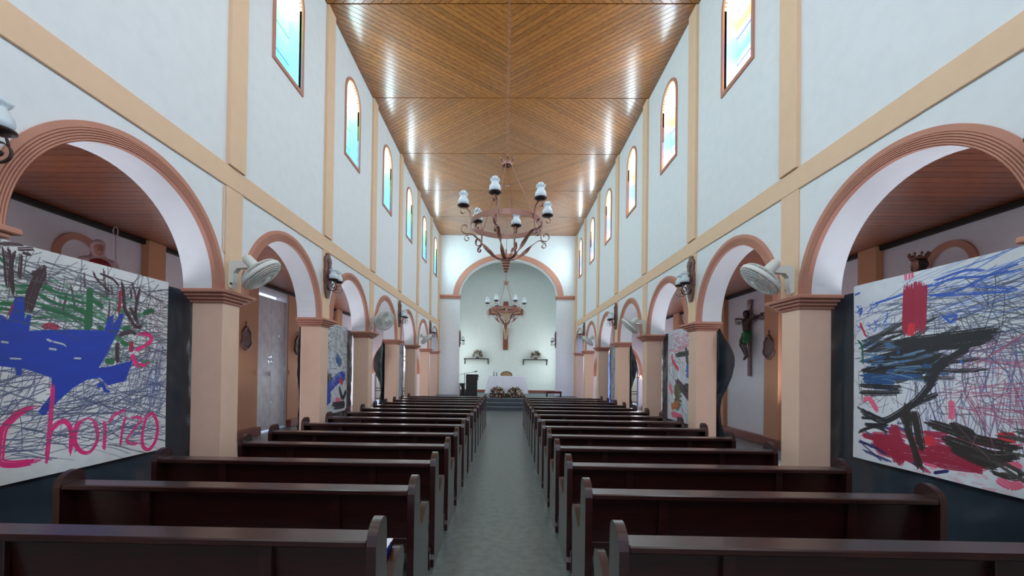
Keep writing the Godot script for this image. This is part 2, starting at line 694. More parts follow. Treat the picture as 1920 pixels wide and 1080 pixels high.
func build_ceiling() -> void:
	var ceil_ := setting("ceiling", "varnished brown board ceiling laid in diagonal herringbone panels", "ceiling")
	var st := begin()
	box(st, P((XL + XR) / 2, HC + 0.12, (ZF + ZD) / 2), Vector3(XR - XL + 0.5, 0.2, ZD - ZF + 0.4))
	obj(ceil_, "backing", st, M.groove)
	var xm := (XL + XR) / 2
	var rest := begin()
	var rest_n := 0
	var made := 0
	for k in [1, 2, 3, 4, 5, 0, -1, -2, -3]:
		var za := pillar_z(k)
		var zb := pillar_z(k + 1)
		if k == 5:
			zb = ZD
		if k == -3:
			za = ZF
		for half in [-1.0, 1.0]:
			var xa := XL if half < 0 else xm
			var xb := xm if half < 0 else XR
			var panel := PackedVector2Array([Vector2(xa, za + 0.012), Vector2(xb, za + 0.012), Vector2(xb, zb - 0.012), Vector2(xa, zb - 0.012)])
			var slope: float = 0.76 * (1.0 if (k % 2 != 0) else -1.0) * (-half)
			var d := Vector2(1.0, slope).normalized()
			var n := Vector2(-d.y, d.x)
			var lo := INF
			var hi := -INF
			for p in panel:
				lo = minf(lo, p.dot(n))
				hi = maxf(hi, p.dot(n))
			var w := 0.094
			var t := lo
			while t < hi:
				var strip := PackedVector2Array([d * -30 + n * (t + 0.0035), d * 30 + n * (t + 0.0035), d * 30 + n * (t + w - 0.0035), d * -30 + n * (t + w - 0.0035)])
				t += w
				var got := Geometry2D.intersect_polygons(strip, panel)
				if got.is_empty() or got[0].size() < 3:
					continue
				var poly: PackedVector2Array = got[0]
				var single: bool = k >= 1 and made < 300
				var b := begin() if single else rest
				var v := rng.randf_range(0.74, 1.12)
				b.set_color(Color(v * rng.randf_range(0.97, 1.05), v, v * rng.randf_range(0.90, 1.04)))
				board(b, poly, d, n, HC, rng.randf() * 9.0)
				if single:
					made += 1
					obj(ceil_, "board", b, M.board)
				else:
					rest_n += 1
	if rest_n:
		var r := obj(ceil_, "far_boards", rest, M.board)
		r.set_meta("kind", "stuff")


# a board hung at height y: under face and its edges; grain along d
func board(st: SurfaceTool, poly: PackedVector2Array, d: Vector2, n: Vector2, y: float, shift: float) -> void:
	var pts := []
	var uvs := []
	for p in poly:
		pts.append(P(p.x, y, p.y))
		uvs.append(Vector2(p.dot(d) + shift, p.dot(n) + shift * 0.37))
	face(st, pts, Vector3.DOWN, uvs)
	var c := Vector3.ZERO
	for p in pts:
		c += p / pts.size()
	for i in pts.size():
		var j: int = (i + 1) % pts.size()
		var a: Vector3 = pts[i]
		var b: Vector3 = pts[j]
		face(st, [a, b, b + Vector3(0, 0.018, 0), a + Vector3(0, 0.018, 0)], (a + b) / 2 - c, [uvs[i], uvs[j], uvs[j], uvs[i]])


func build_windows() -> void:
	# dyed glass: the colours run into each other up the light
	var hues := {
		-1.0: [[0.0, 0.14, 0.36, 0.47, 0.66, 0.75, 0.88, 1.0], [Color(0.42, 0.86, 1.0), Color(0.20, 0.70, 1.0), Color(0.30, 0.62, 1.0), Color(0.36, 1.0, 0.56), Color(0.40, 1.0, 0.52), Color(0.90, 0.97, 0.98), Color(1.0, 0.86, 0.60), Color(1.0, 0.93, 0.80)]],
		1.0: [[0.0, 0.10, 0.20, 0.34, 0.52, 0.60, 0.66, 0.78, 1.0], [Color(1.0, 0.86, 0.25), Color(1.0, 0.92, 0.55), Color(0.84, 0.70, 1.0), Color(0.26, 0.68, 1.0), Color(0.46, 0.58, 1.0), Color(1.0, 0.62, 0.22), Color(1.0, 0.84, 0.30), Color(0.76, 1.0, 0.72), Color(1.0, 0.96, 0.88)]],
	}
	var number := 0
	for s in [-1.0, 1.0]:
		var g := Gradient.new()
		g.offsets = PackedFloat32Array(hues[s][0])
		g.colors = PackedColorArray(hues[s][1])
		var gt := GradientTexture2D.new()
		gt.gradient = g
		gt.width = 8
		gt.height = 256
		gt.fill_from = Vector2(0, 1)
		gt.fill_to = Vector2(0, 0)
		var glass := mat(Color(0.5, 0.55, 0.6), 0.12)
		glass.emission_enabled = true
		glass.emission = Color.BLACK
		glass.emission_texture = gt
		glass.emission_energy_multiplier = 2.9
		var x0 := XL if s < 0 else XR
		var word := "left" if s < 0 else "right"
		# meshes for a window at z = 0, placed per bay
		var panes := []
		var rows := [W0, 5.83, 6.21, WSP]
		for c in [-1.0, 1.0]:
			for r in 3:
				panes.append(PackedVector2Array([Vector2(c * 0.006, rows[r] + 0.005), Vector2(c * WH, rows[r] + 0.005), Vector2(c * WH, rows[r + 1] - 0.005), Vector2(c * 0.006, rows[r + 1] - 0.005)]))
			var top := PackedVector2Array([Vector2(c * 0.006, WSP + 0.005)])
			for i in 9:
				var a := PI / 2 * i / 8.0
				top.append(Vector2(maxf(cos(a) * WH, 0.006) * c, WSP + 0.005 + sin(a) * (WH - 0.005)))
			panes.append(top)
		var pane_meshes := []
		for poly in panes:
			var st := begin()
			var tris := Geometry2D.triangulate_polygon(poly)
			for i in range(0, tris.size(), 3):
				for f in [[-1.0, 0.0], [1.0, 0.008]]:
					var pts := []
					var uvs := []
					for j in 3:
						var p: Vector2 = poly[tris[i + j]]
						pts.append(Vector3(s * (0.185 + f[1]), p.y, -p.x))
						uvs.append(Vector2(0.5, 1.0 - (p.y - W0) / (WSP + WH - W0)))
					face(st, pts, Vector3(s * f[0], 0, 0), uvs)
			pane_meshes.append(commit(st))
		var lead := begin()
		box(lead, Vector3(s * 0.188, (W0 + WSP + WH) / 2, 0), Vector3(0.016, WSP + WH - W0, 0.012))
		for r in [5.83, 6.21, WSP]:
			box(lead, Vector3(s * 0.188, r, 0), Vector3(0.016, 0.01, WH * 2))
		var lead_mesh := commit(lead)
		# flat moulded surround on the wall face
		var trim := begin()
		var ow := WH + 0.05
		for c in [-1.0, 1.0]:
			var poly := PackedVector2Array([Vector2(0, W0 - 0.055), Vector2(c * ow, W0 - 0.055), Vector2(c * ow, WSP)])
			for i in range(1, 13):
				var a := PI / 2 * i / 12.0
				poly.append(Vector2(c * cos(a) * ow, WSP + sin(a) * ow))
			for i in range(12, -1, -1):
				var a := PI / 2 * i / 12.0
				poly.append(Vector2(c * cos(a) * WH, WSP + sin(a) * WH))
			poly.append_array(PackedVector2Array([Vector2(c * WH, W0), Vector2(0, W0)]))
			prism(trim, poly, Vector3.ZERO, Vector3(0, 0, -1), Vector3.UP, Vector3(-s, 0, 0), -0.03, 0.022)
		var trim_mesh := commit(trim)
		for k in range(-3, 6):
			number += 1
			var o := setting("window_%d" % number, "tall arched stained glass window high in the %s wall, %s" % [word, place_of_bay(k)], "window")
			o.position = Vector3(x0, 0, -win_z(k))
			part(o, "surround", trim_mesh, M.terra)
			part(o, "leading", lead_mesh, M.lead)
			for pm in pane_meshes:
				part(o, "pane", pm, glass)


func ordinal(n: int) -> String:
	return ["first", "second", "third", "fourth", "fifth", "sixth", "seventh", "eighth", "ninth", "tenth", "eleventh", "twelfth", "thirteenth", "fourteenth", "fifteenth", "sixteenth"][n]


func place_of_bay(k: int) -> String:
	return "%s in view from the camera" % ordinal(k) if k >= 0 else "%s bay behind the nearest pillar" % ordinal(-k - 1)


# ---------------------------------------------------------------- side aisles and chancel
func build_aisles() -> void:
	for s in [-1.0, 1.0]:
		var word := "left" if s < 0 else "right"
		var wall := setting("wall_%s_aisle" % word, "pale plaster outer wall of the %s side aisle with orange pilasters" % word, "wall")
		var st := begin()
		var poly := PackedVector2Array([Vector2(ZF, 0), Vector2(2.35, 0), Vector2(2.35, 2.4), Vector2(3.45, 2.4), Vector2(3.45, 0)])
		poly.append_array(PackedVector2Array([Vector2(6.8, 0), Vector2(6.8, 2.4), Vector2(7.9, 2.4), Vector2(7.9, 0)]))
		if s < 0:
			poly.append_array(PackedVector2Array([Vector2(9.12, 0), Vector2(9.12, 3.28), Vector2(10.38, 3.28), Vector2(10.38, 0)]))
		poly.append_array(PackedVector2Array([Vector2(11.75, 0), Vector2(11.75, 2.4), Vector2(12.85, 2.4), Vector2(12.85, 0)]))
		poly.append_array(PackedVector2Array([Vector2(ZA + 0.3, 0), Vector2(ZA + 0.3, HA + 0.3), Vector2(ZF, HA + 0.3)]))
		prism(st, poly, Vector3(s * XA, 0, 0), Vector3(0, 0, -1), Vector3.UP, Vector3(s, 0, 0), 0.0, 0.3)
		obj(wall, "masonry", st, M.aisle_wall)
		var strips := [[6.18, 6.50], [8.36, 8.82], [10.45, 10.85], [13.2, 13.6], [1.5, 1.85], [3.85, 4.15]]
		if s < 0:
			strips = [[6.18, 6.50], [8.15, 9.12], [10.38, 11.3], [13.2, 13.6], [1.5, 1.85], [3.85, 4.15]]
		for z in strips:
			st = begin()
			var proud := 0.11 if z[1] - z[0] < 0.5 else 0.03
			box(st, P(s * (XA - proud / 2), HA / 2, (z[0] + z[1]) / 2), Vector3(proud, HA, z[1] - z[0]), 0.006)
			obj(wall, "pilaster", st, M.peach)
		# blind niches with a terracotta arch
		for z in [5.25, 13.3]:
			st = begin()
			for c in [-1.0, 1.0]:
				var ring := PackedVector2Array([Vector2(c * 0.24, 1.0), Vector2(c * 0.32, 1.0)])
				for i in 13:
					var a := PI / 2 * i / 12.0
					ring.append(Vector2(c * cos(a) * 0.32, 2.88 + sin(a) * 0.32))
				for i in range(12, -1, -1):
					var a := PI / 2 * i / 12.0
					ring.append(Vector2(c * cos(a) * 0.24, 2.88 + sin(a) * 0.24))
				prism(st, ring, P(s * XA, 0, z), Vector3(0, 0, -1), Vector3.UP, Vector3(-s, 0, 0), -0.02, 0.04)
			obj(wall, "niche_arch", st, M.terra)
		var base := setting("baseboard_%s" % word, "dark red tile baseboard along the %s aisle wall" % word, "baseboard")
		for z in ([[3.45, 6.8], [7.9, 9.12], [10.38, 11.75], [12.85, ZA]] if s < 0 else [[3.45, 6.8], [7.9, 11.75], [12.85, ZA]]):
			st = begin()
			box(st, P(s * (XA - 0.06), 0.09, (z[0] + z[1]) / 2), Vector3(0.14, 0.18, z[1] - z[0]), 0.008)
			obj(base, "tile_strip", st, M.base_tile)
		# aisle ceiling: boards across the aisle under a dark backing
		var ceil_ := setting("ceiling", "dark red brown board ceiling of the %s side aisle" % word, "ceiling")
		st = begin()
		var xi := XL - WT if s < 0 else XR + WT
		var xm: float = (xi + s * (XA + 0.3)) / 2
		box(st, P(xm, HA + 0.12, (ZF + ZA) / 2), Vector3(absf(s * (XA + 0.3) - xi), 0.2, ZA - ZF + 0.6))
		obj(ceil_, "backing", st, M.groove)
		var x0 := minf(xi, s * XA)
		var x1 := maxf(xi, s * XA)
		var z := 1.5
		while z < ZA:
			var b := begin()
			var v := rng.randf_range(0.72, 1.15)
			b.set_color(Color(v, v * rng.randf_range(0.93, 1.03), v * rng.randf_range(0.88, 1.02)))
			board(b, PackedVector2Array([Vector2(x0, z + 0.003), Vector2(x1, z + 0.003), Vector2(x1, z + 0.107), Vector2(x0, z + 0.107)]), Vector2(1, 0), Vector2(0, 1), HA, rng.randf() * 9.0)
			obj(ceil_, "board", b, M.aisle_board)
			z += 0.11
		st = begin()
		box(st, P(s * (XA - 0.03), HA - 0.035, (ZF + ZA) / 2), Vector3(0.06, 0.07, ZA - ZF), 0.01)
		obj(ceil_, "cornice", st, M.groove)
		# end wall with an arched doorway
		var endw := setting("wall_%s_aisle_end" % word, "end wall of the %s aisle with a terracotta arched doorway" % word, "wall")
		st = begin()
		var cx: float = s * 4.47
		for c in [-1.0, 1.0]:
			var hp := PackedVector2Array([Vector2(0, HA + 0.2), Vector2(0, 2.56)])
			for i in range(11, -1, -1):
				var a := PI / 2 * i / 12.0
				hp.append(Vector2(c * cos(a) * 0.86, 1.42 + sin(a) * 1.14))
			hp.append_array(PackedVector2Array([Vector2(c * 0.86, 0), Vector2(c * 1.12, 0), Vector2(c * 1.12, HA + 0.2)]))
			prism(st, hp, P(cx, 0, ZA), Vector3.RIGHT, Vector3.UP, Vector3(0, 0, -1), 0.0, 0.3)
		obj(endw, "masonry", st, M.aisle_wall)
		st = begin()
		for c in [-1.0, 1.0]:
			var ring := PackedVector2Array()
			for i in range(0, 13):
				var a := PI / 2 * i / 12.0
				ring.append(Vector2(c * cos(a) * 0.98, 1.42 + sin(a) * 1.26))
			for i in range(12, -1, -1):
				var a := PI / 2 * i / 12.0
				ring.append(Vector2(c * cos(a) * 0.85, 1.42 + sin(a) * 1.13))
			prism(st, ring, P(cx, 0, ZA), Vector3.RIGHT, Vector3.UP, Vector3(0, 0, 1), -0.02, 0.05)
			box(st, P(cx + c * 0.92, 1.37, ZA - 0.03), Vector3(0.22, 0.1, 0.14), 0.01)
		obj(endw, "arch_moulding", st, M.terra)


func build_chancel() -> void:
	var wall := setting("wall_back", "white wall round the wide chancel arch with its terracotta band", "wall")
	var cx := 0.05
	var hw := 2.13
	var sp := 4.72
	var rise := 1.63
	var st := begin()
	for c in [-1.0, 1.0]:
		var edge := XL - 0.05 if c < 0 else XR + 0.05
		var poly := PackedVector2Array([Vector2(cx, HC + 0.2), Vector2(cx, sp + rise)])
		for i in range(19, -1, -1):
			var a := PI / 2 * i / 20.0
			poly.append(Vector2(cx + c * cos(a) * hw, sp + sin(a) * rise))
		poly.append_array(PackedVector2Array([Vector2(cx + c * hw, 0), Vector2(edge, 0), Vector2(edge, HC + 0.2)]))
		prism(st, poly, P(0, 0, ZD), Vector3.RIGHT, Vector3.UP, Vector3(0, 0, -1), 0.0, 0.3)
	obj(wall, "masonry", st, M.wall)
	st = begin()
	for c in [-1.0, 1.0]:
		var ring := PackedVector2Array()
		for i in range(0, 25):
			var a := PI / 2 * i / 24.0
			ring.append(Vector2(cx + c * cos(a) * (hw + 0.28), sp + sin(a) * (rise + 0.26)))
		for i in range(24, -1, -1):
			var a := PI / 2 * i / 24.0
			ring.append(Vector2(cx + c * cos(a) * (hw + 0.035), sp + sin(a) * (rise + 0.035)))
		prism(st, ring, P(0, 0, ZD), Vector3.RIGHT, Vector3.UP, Vector3(0, 0, 1), -0.02, 0.04)
	obj(wall, "arch_band", st, M.terra)
	for c in [-1.0, 1.0]:
		st = begin()
		var xa: float = cx + c * (hw - 0.03)
		var xb := XL if c < 0 else XR
		box(st, P((xa + xb) / 2, sp - 0.06, ZD + 0.1), Vector3(absf(xb - xa), 0.075, 0.32), 0.008)
		box(st, P((xa + xb) / 2, sp + 0.02, ZD + 0.1), Vector3(absf(xb - xa) + 0.03, 0.09, 0.38), 0.008)
		obj(wall, "impost", st, M.terra)
		# corner strips of the nave colour
		st = begin()
		box(st, P(xb - c * 0.03, HC / 2, ZD - 0.01), Vector3(0.06, HC, 0.03))
		obj(wall, "corner_strip", st, M.beige)
	# the recess behind the altar
	var apse := setting("wall_apse", "pale greenish white walls of the recess behind the altar", "wall")
	st = begin()
	box(st, P(0, 3.6, 20.65), Vector3(6.2, 7.2, 0.3))
	box(st, P(0, 7.0, 19.3), Vector3(6.2, 0.3, 2.5))
	for c in [-1.0, 1.0]:
		prism(st, PackedVector2Array([Vector2(18.3, 0), Vector2(18.9, 0), Vector2(18.9, 3.4), Vector2(19.9, 3.4), Vector2(19.9, 0), Vector2(20.6, 0), Vector2(20.6, 7.0), Vector2(18.3, 7.0)]), Vector3(c * 2.75, 0, 0), Vector3(0, 0, -1), Vector3.UP, Vector3(c, 0, 0), 0.0, 0.3)
	obj(apse, "masonry", st, plaster(Color(0.88, 0.90, 0.885)))
	st = begin()
	box(st, P(0, 0.48, 20.49), Vector3(5.4, 0.12, 0.03), 0.004)
	obj(apse, "skirting", st, M.base_tile)
	var steps := setting("floor_chancel", "raised grey blue chancel floor with three steps up from the aisle", "steps")
	for i in 3:
		st = begin()
		var z0 := 15.45 + i * 0.3
		box(st, P((XL + XR) / 2, 0.07 + i * 0.14, (z0 + 20.6) / 2), Vector3(6.0 if z0 > 0 else 1.0, 0.138, 20.6 - z0), 0.006)
		var tread := obj(steps, "step", st, M.step)
		st = begin()
		box(st, P((XL + XR) / 2, 0.137 + i * 0.14, z0 - 0.005), Vector3(6.0, 0.016, 0.03), 0.003)
		obj(tread, "nosing", st, M.nosing)
	# bars of daylight doorways at the aisle ends
	for s in [-1.0, 1.0]:
		var word := "left" if s < 0 else "right"
		var gate := thing("barred_gate", "thin iron barred gate in the arched doorway ending the %s aisle" % word, "gate", P(s * 4.47, 0, ZA + 0.15), 0.0, "iron gates at the aisle ends")
		for i in 8:
			st = begin()
			box(st, Vector3(-0.84 + i * 0.24, 1.2, 0), Vector3(0.018, 2.4, 0.018))
			obj(gate, "bar", st, M.iron_dark)
		for y in [0.3, 0.62, 0.72, 1.85, 2.02]:
			st = begin()
			box(st, Vector3(0, y, 0), Vector3(1.7, 0.03, 0.02))
			obj(gate, "rail", st, M.iron_dark)
	var st2 := begin()
	var curtain := []
	for side in 2:
		for i in 9:
			curtain.append([i, side])
	for i in 10:
		for j in 12:
			var pts := []
			for q in [[i, j], [i + 1, j], [i + 1, j + 1], [i, j + 1]]:
				var v: float = q[1] / 12.0
				var u: float = q[0] / 10.0
				pts.append(Vector3(u * lerpf(0.62, 0.36, v), 2.2 * v, 0.03 * sin(u * 22.0) * (0.4 + 0.6 * (1.0 - v))))
			st2.set_smooth_group(1)
			face(st2, pts, Vector3(0, 0, 1))
	var cm := mat(Color(0.28, 0.38, 0.78), 0.8)
	cm.backlight_enabled = true
	cm.backlight = Color(0.3, 0.4, 0.8)
	cm.cull_mode = BaseMaterial3D.CULL_DISABLED
	var cur := thing("curtain", "blue cloth curtain gathered at the barred doorway of the right aisle", "curtain", P(4.02, 0.02, ZA - 0.1))
	obj(cur, "cloth", st2, cm)
	st2 = begin()
	tube(st2, [Vector3(-0.02, 2.24, 0), Vector3(0.7, 2.24, 0)], 0.012)
	obj(cur, "rod", st2, M.iron_dark)


# ---------------------------------------------------------------- pews
func build_pews() -> void:
	var made := {}
	for row in 14:
		var z := 1.71 + row * 0.72
		var txt := "dark brown wooden pew %s of the aisle, %s row from the camera"
		for s in [-1.0, 1.0]:
			var x: float = -0.53 if s < 0 else 0.475
			var label := txt % ["left" if s < 0 else "right", ordinal(row)]
			var o: Node3D
			var w: float = 2.12
			if row < 5:
				w = [2.19, 2.17, 2.20, 2.0, 2.13][row] if s < 0 else [2.12, 2.09, 2.14, 2.06, 2.07][row]
			if not made.has(w):
				made[w] = make_pew(w, label)
				o = made[w]
			else:
				o = copy_of(made[w], label, Vector3.ZERO, 0.0)
			o.position = P(x + s * w / 2, 0, z)
			o.set_meta("group", "pews %s of the aisle" % ("left" if s < 0 else "right"))


# local: x along the pew, z = 0 at the back edge of the ledge, the seat towards -z
func make_pew(w: float, label: String) -> Node3D:
	var o := thing("pew", label, "pew")
	var t := 0.042
	var prof := PackedVector2Array()
	for p in [[-0.02, 0.0], [-0.02, 0.06], [0.0, 0.09], [0.0, 0.745]]:
		prof.append(Vector2(p[0], p[1]))
	for p in spline([Vector2(0.0, 0.76), Vector2(0.02, 0.815), Vector2(0.065, 0.845), Vector2(0.11, 0.852), Vector2(0.145, 0.83), Vector2(0.155, 0.78)], 4):
		prof.append(p)
	for p in spline([Vector2(0.158, 0.70), Vector2(0.165, 0.58), Vector2(0.19, 0.515), Vector2(0.235, 0.50), Vector2(0.29, 0.53), Vector2(0.36, 0.575), Vector2(0.43, 0.59), Vector2(0.475, 0.56), Vector2(0.485, 0.50)], 4):
		prof.append(p)
	for p in [[0.455, 0.40], [0.455, 0.10], [0.50, 0.06], [0.50, 0.0]]:
		prof.append(Vector2(p[0], p[1]))
	var st := begin()
	prism(st, prof, Vector3.ZERO, Vector3(0, 0, -1), Vector3.UP, Vector3.RIGHT, -t / 2, t / 2)
	var endm := commit(st)
	for sx in [-1.0, 1.0]:
		var e := part(o, "end_panel", endm, M.pew)
		e.position.x = sx * (w / 2 - t / 2)
	var iw := w - 2 * t
	st = begin()
	box(st, Vector3(0, 0.765, -0.068), Vector3(iw, 0.032, 0.13), 0.006)
	obj(o, "top_ledge", st, M.pew)
	st = begin()
	var tilt := Transform3D(Basis(Vector3.RIGHT, 0.12), Vector3(0, 0.6, -0.115))
	box(st, Vector3.ZERO, Vector3(iw, 0.33, 0.022), 0.003, tilt)
	obj(o, "back_panel", st, M.pew)
	st = begin()
	box(st, Vector3(0, 0.42, -0.11), Vector3(iw, 0.09, 0.03), 0.004)
	obj(o, "back_rail", st, M.pew)
	for sx in [-0.28, 0.28]:
		st = begin()
		box(st, Vector3(sx * iw, 0.40, -0.082), Vector3(0.055, 0.70, 0.03), 0.004)
		obj(o, "stile", st, M.pew)
	st = begin()
	box(st, Vector3(0, 0.425, -0.315), Vector3(iw, 0.032, 0.34), 0.008)
	obj(o, "seat", st, M.pew)
	st = begin()
	box(st, Vector3(0, 0.355, -0.43), Vector3(iw, 0.10, 0.024), 0.004)
	obj(o, "seat_apron", st, M.pew)
	st = begin()
	box(st, Vector3(0, 0.16, 0.05), Vector3(iw - 0.04, 0.03, 0.13), 0.008)
	var kn := obj(o, "kneeler", st, M.pew)
	for sx in [-1.0, 1.0]:
		st = begin()
		box(st, Vector3(sx * (w / 2 - 0.05), 0.085, 0.06), Vector3(0.06, 0.17, 0.09), 0.016)
		obj(kn, "kneeler_foot", st, M.pew)
	return o


# ---------------------------------------------------------------- wall fans
func build_fans() -> void:
	var f0: Node3D = null
	# bay, side, yaw and tilt of the head (in the fan's own frame: +x leaves the wall), words
	for a in [[0, -1.0, 0.31, 0.85, "nearest pillar"], [2, -1.0, -0.75, 0.35, "third pillar"], [4, -1.0, 0.3, 0.8, "fifth pillar"], [0, 1.0, -0.31, 0.85, "nearest pillar"], [2, 1.0, -0.3, 0.8, "third pillar"], [4, 1.0, -0.3, 0.8, "fifth pillar"]]:
		var s: float = a[1]
		var word := "left" if s < 0 else "right"
		var label := "white wall fan above the %s of the %s arcade" % [a[4], word]
		var at := P((XL + 0.012) if s < 0 else (XR - 0.012), 2.34, pillar_z(a[0]) + 0.09)
		var o: Node3D
		if f0 == null:
			f0 = make_fan(label)
			o = f0
		else:
			o = copy_of(f0, label, Vector3.ZERO, 0.0)
		o.position = at
		o.rotation.y = 0.0 if s < 0 else PI
		var head: Node3D = o.get_node("head")
		head.rotation = Vector3(0, a[2], 0)
		head.basis = Basis(Vector3.UP, a[2]) * Basis(Vector3.BACK, -a[3])
		o.set_meta("group", "white wall fans on the arcade")


func make_fan(label: String) -> Node3D:
	var o := thing("wall_fan", label, "fan")
	# wall bracket: tapering plate with a bent neck
	var st := begin()
	prism(st, PackedVector2Array([Vector2(0, 0.02), Vector2(0.03, 0.0), Vector2(0.05, 0.06), Vector2(0.055, 0.17), Vector2(0.09, 0.215), Vector2(0.22, 0.225), Vector2(0.225, 0.285), Vector2(0.06, 0.30), Vector2(0.0, 0.29)]), Vector3.ZERO, Vector3.RIGHT, Vector3.UP, Vector3.BACK, -0.035, 0.035)
	obj(o, "wall_bracket", st, M.fan)
	st = begin()
	lathe(st, [Vector2(0.0, -0.012), Vector2(0.012, -0.012), Vector2(0.012, 0.0), Vector2(0, 0.0)], 10, Transform3D(Basis(Vector3.RIGHT, PI / 2), Vector3(0.035, 0.05, 0.047)))
	obj(o, "switch_knob", st, M.fan_dark)
	var head := Node3D.new()
	head.name = "head"
	o.add_child(head)
	head.position = Vector3(0.235, 0.265, 0)
	# frame: the fan's axis is +x
	var ax := Transform3D(Basis(Vector3.BACK, -PI / 2), Vector3.ZERO)
	st = begin()
	lathe(st, [Vector2(0, -0.11), Vector2(0.035, -0.108), Vector2(0.052, -0.085), Vector2(0.058, -0.02), Vector2(0.062, 0.06), Vector2(0.05, 0.07), Vector2(0, 0.07)], 18, ax)
	obj(head, "motor_housing", st, M.fan)
	var R := 0.22
	for side in [[-1.0, 0.085, "rear_guard"], [1.0, 0.07, "front_guard"]]:
		st = begin()
		var cx := 0.135
		for k in 60:
			var t := TAU * k / 60.0
			var dir := Vector3(0, cos(t), sin(t))
			var path := []
			for p in [[0.05, 0.95], [0.10, 0.94], [0.16, 0.84], [0.205, 0.55], [R, 0.0]]:
				path.append(Vector3(cx + side[0] * side[1] * p[1], 0, 0) + dir * p[0])
			sweep(st, path, rect(0.0038, 0.0038), [dir.cross(Vector3.RIGHT)], false)
		for p in [[0.10, 0.94], [0.16, 0.84], [0.205, 0.55], [0.185, 0.72], [R - 0.004, 0.25]]:
			torus(st, Vector3(cx + side[0] * side[1] * p[1], 0, 0), Vector3.UP, Vector3.BACK, p[0], p[0], 0.0035, 32, 4)
		lathe(st, [Vector2(0, side[1] * 0.9), Vector2(0.052, side[1] * 0.9), Vector2(0.045, side[1] * 1.05), Vector2(0, side[1] * 1.1)] if side[0] > 0 else [Vector2(0, -side[1]), Vector2(0.055, -side[1]), Vector2(0.055, -side[1] * 0.9), Vector2(0, -side[1] * 0.9)], 18, Transform3D(ax.basis, Vector3(cx, 0, 0)))
		obj(head, side[2], st, M.fan)
	st = begin()
	lathe(st, [Vector2(R - 0.003, -0.020), Vector2(R + 0.006, -0.016), Vector2(R + 0.006, 0.016), Vector2(R - 0.003, 0.020)], 40, Transform3D(ax.basis, Vector3(0.135, 0, 0)))
	obj(head, "guard_rim", st, M.fan)
	for b in 3:
		st = begin()
		st.set_smooth_group(1)
		for i in 8:
			for j in 6:
				var pts := []
				for q in [[i, j], [i + 1, j], [i + 1, j + 1], [i, j + 1]]:
					var r := lerpf(0.03, 0.18, q[0] / 8.0)
					var spread := 0.35 + 0.55 * sin(PI * q[0] / 8.0)
					var t: float = TAU * b / 3.0 + (q[1] / 6.0 - 0.5) * spread * 1.6
					pts.append(Vector3(0.135 + (q[1] / 6.0 - 0.5) * 0.05, r * cos(t), r * sin(t)))
				face(st, pts, Vector3.RIGHT)
		var bl := obj(head, "blade", st, M.fan_dark)
		bl.material_override = M.fan_blade if M.has("fan_blade") else make_blade_mat()
	return o


func make_blade_mat() -> Material:
	var m := mat(Color(0.62, 0.68, 0.66), 0.3)
	m.cull_mode = BaseMaterial3D.CULL_DISABLED
	M.fan_blade = m
	return m


# ---------------------------------------------------------------- glass shades and scrolled iron
func shade_mesh() -> Mesh:
	var st := begin()
	lathe(st, [Vector2(0.045, 0.0), Vector2(0.062, 0.012), Vector2(0.070, 0.04), Vector2(0.064, 0.075), Vector2(0.046, 0.105), Vector2(0.041, 0.122)], 24, Transform3D.IDENTITY, true, 0.012, 8)
	lathe(st, [Vector2(0.041, 0.122), Vector2(0.050, 0.14), Vector2(0.062, 0.152), Vector2(0.058, 0.156), Vector2(0.045, 0.142), Vector2(0.036, 0.122)], 24, Transform3D.IDENTITY, true, 0.10, 6)
	lathe(st, [Vector2(0.041, 0.122), Vector2(0.040, 0.165), Vector2(0.036, 0.185), Vector2(0.030, 0.185), Vector2(0.033, 0.122)], 24, Transform3D.IDENTITY, true, 0.04, 6)
	return commit(st)


func plate_mesh() -> Mesh:
	var st := begin()
	lathe(st, [Vector2(0.0, -0.022), Vector2(0.05, -0.02), Vector2(0.078, -0.006), Vector2(0.078, 0.004), Vector2(0.04, 0.006), Vector2(0.0, 0.006)], 22)
	return commit(st)


# a flat strap along a path drawn in the plane (r, y) turned to angle t; the strap is wide across that plane
func strap(st: SurfaceTool, pts: Array, t: float, wide: float, thick: float, twist := 0.0) -> void:
	var dir := Vector3(sin(t), 0, cos(t))
	var across := dir.cross(Vector3.UP)
	var path := []
	var ups := []
	for i in pts.size():
		path.append(dir * pts[i].x + Vector3.UP * pts[i].y)
		ups.append(across)
	if twist != 0.0:
		for i in pts.size():
			var q := float(i) / (pts.size() - 1)
			var tg: Vector3 = (path[mini(i + 1, path.size() - 1)] - path[maxi(i - 1, 0)]).normalized()
			ups[i] = across.rotated(tg, twist * smoothstep(0.25, 0.8, q))
	sweep(st, path, rect(thick, wide), ups, false)


func build_sconces() -> void:
	M.shade = shade_mesh()
	M.plate = plate_mesh()
	var s0: Node3D = null
	var spots := []
	for k in [1, 3, 5, -1]:
		for s in [-1.0, 1.0]:
			var word := "left" if s < 0 else "right"
			var which: String = {1: "second pillar", 3: "fourth pillar", 5: "sixth pillar", -1: "picture edge pillar"}[k]
			spots.append([P(XL + 0.008 if s < 0 else XR - 0.008, 2.66 if k > 0 else 2.51, pillar_z(k) + (PD / 2 if k > 0 else 0.13)), 0.0 if s < 0 else PI, "carved wooden sconce with two glass shades, %s of the %s arcade" % [which, word]])
	spots.append([P(-2.08, 2.52, 18.16), 0.0, "carved wooden wall sconce on the left jamb of the chancel arch"])
	spots.append([P(2.18, 2.52, 18.16), PI, "carved wooden wall sconce on the right jamb of the chancel arch"])
	for a in spots:
		var o: Node3D
		if s0 == null:
			s0 = make_sconce(a[2])
			o = s0
		else:
			o = copy_of(s0, a[2], Vector3.ZERO, 0.0)
		o.position = a[0]
		o.rotation.y = a[1]
		o.set_meta("group", "carved wooden wall sconces")


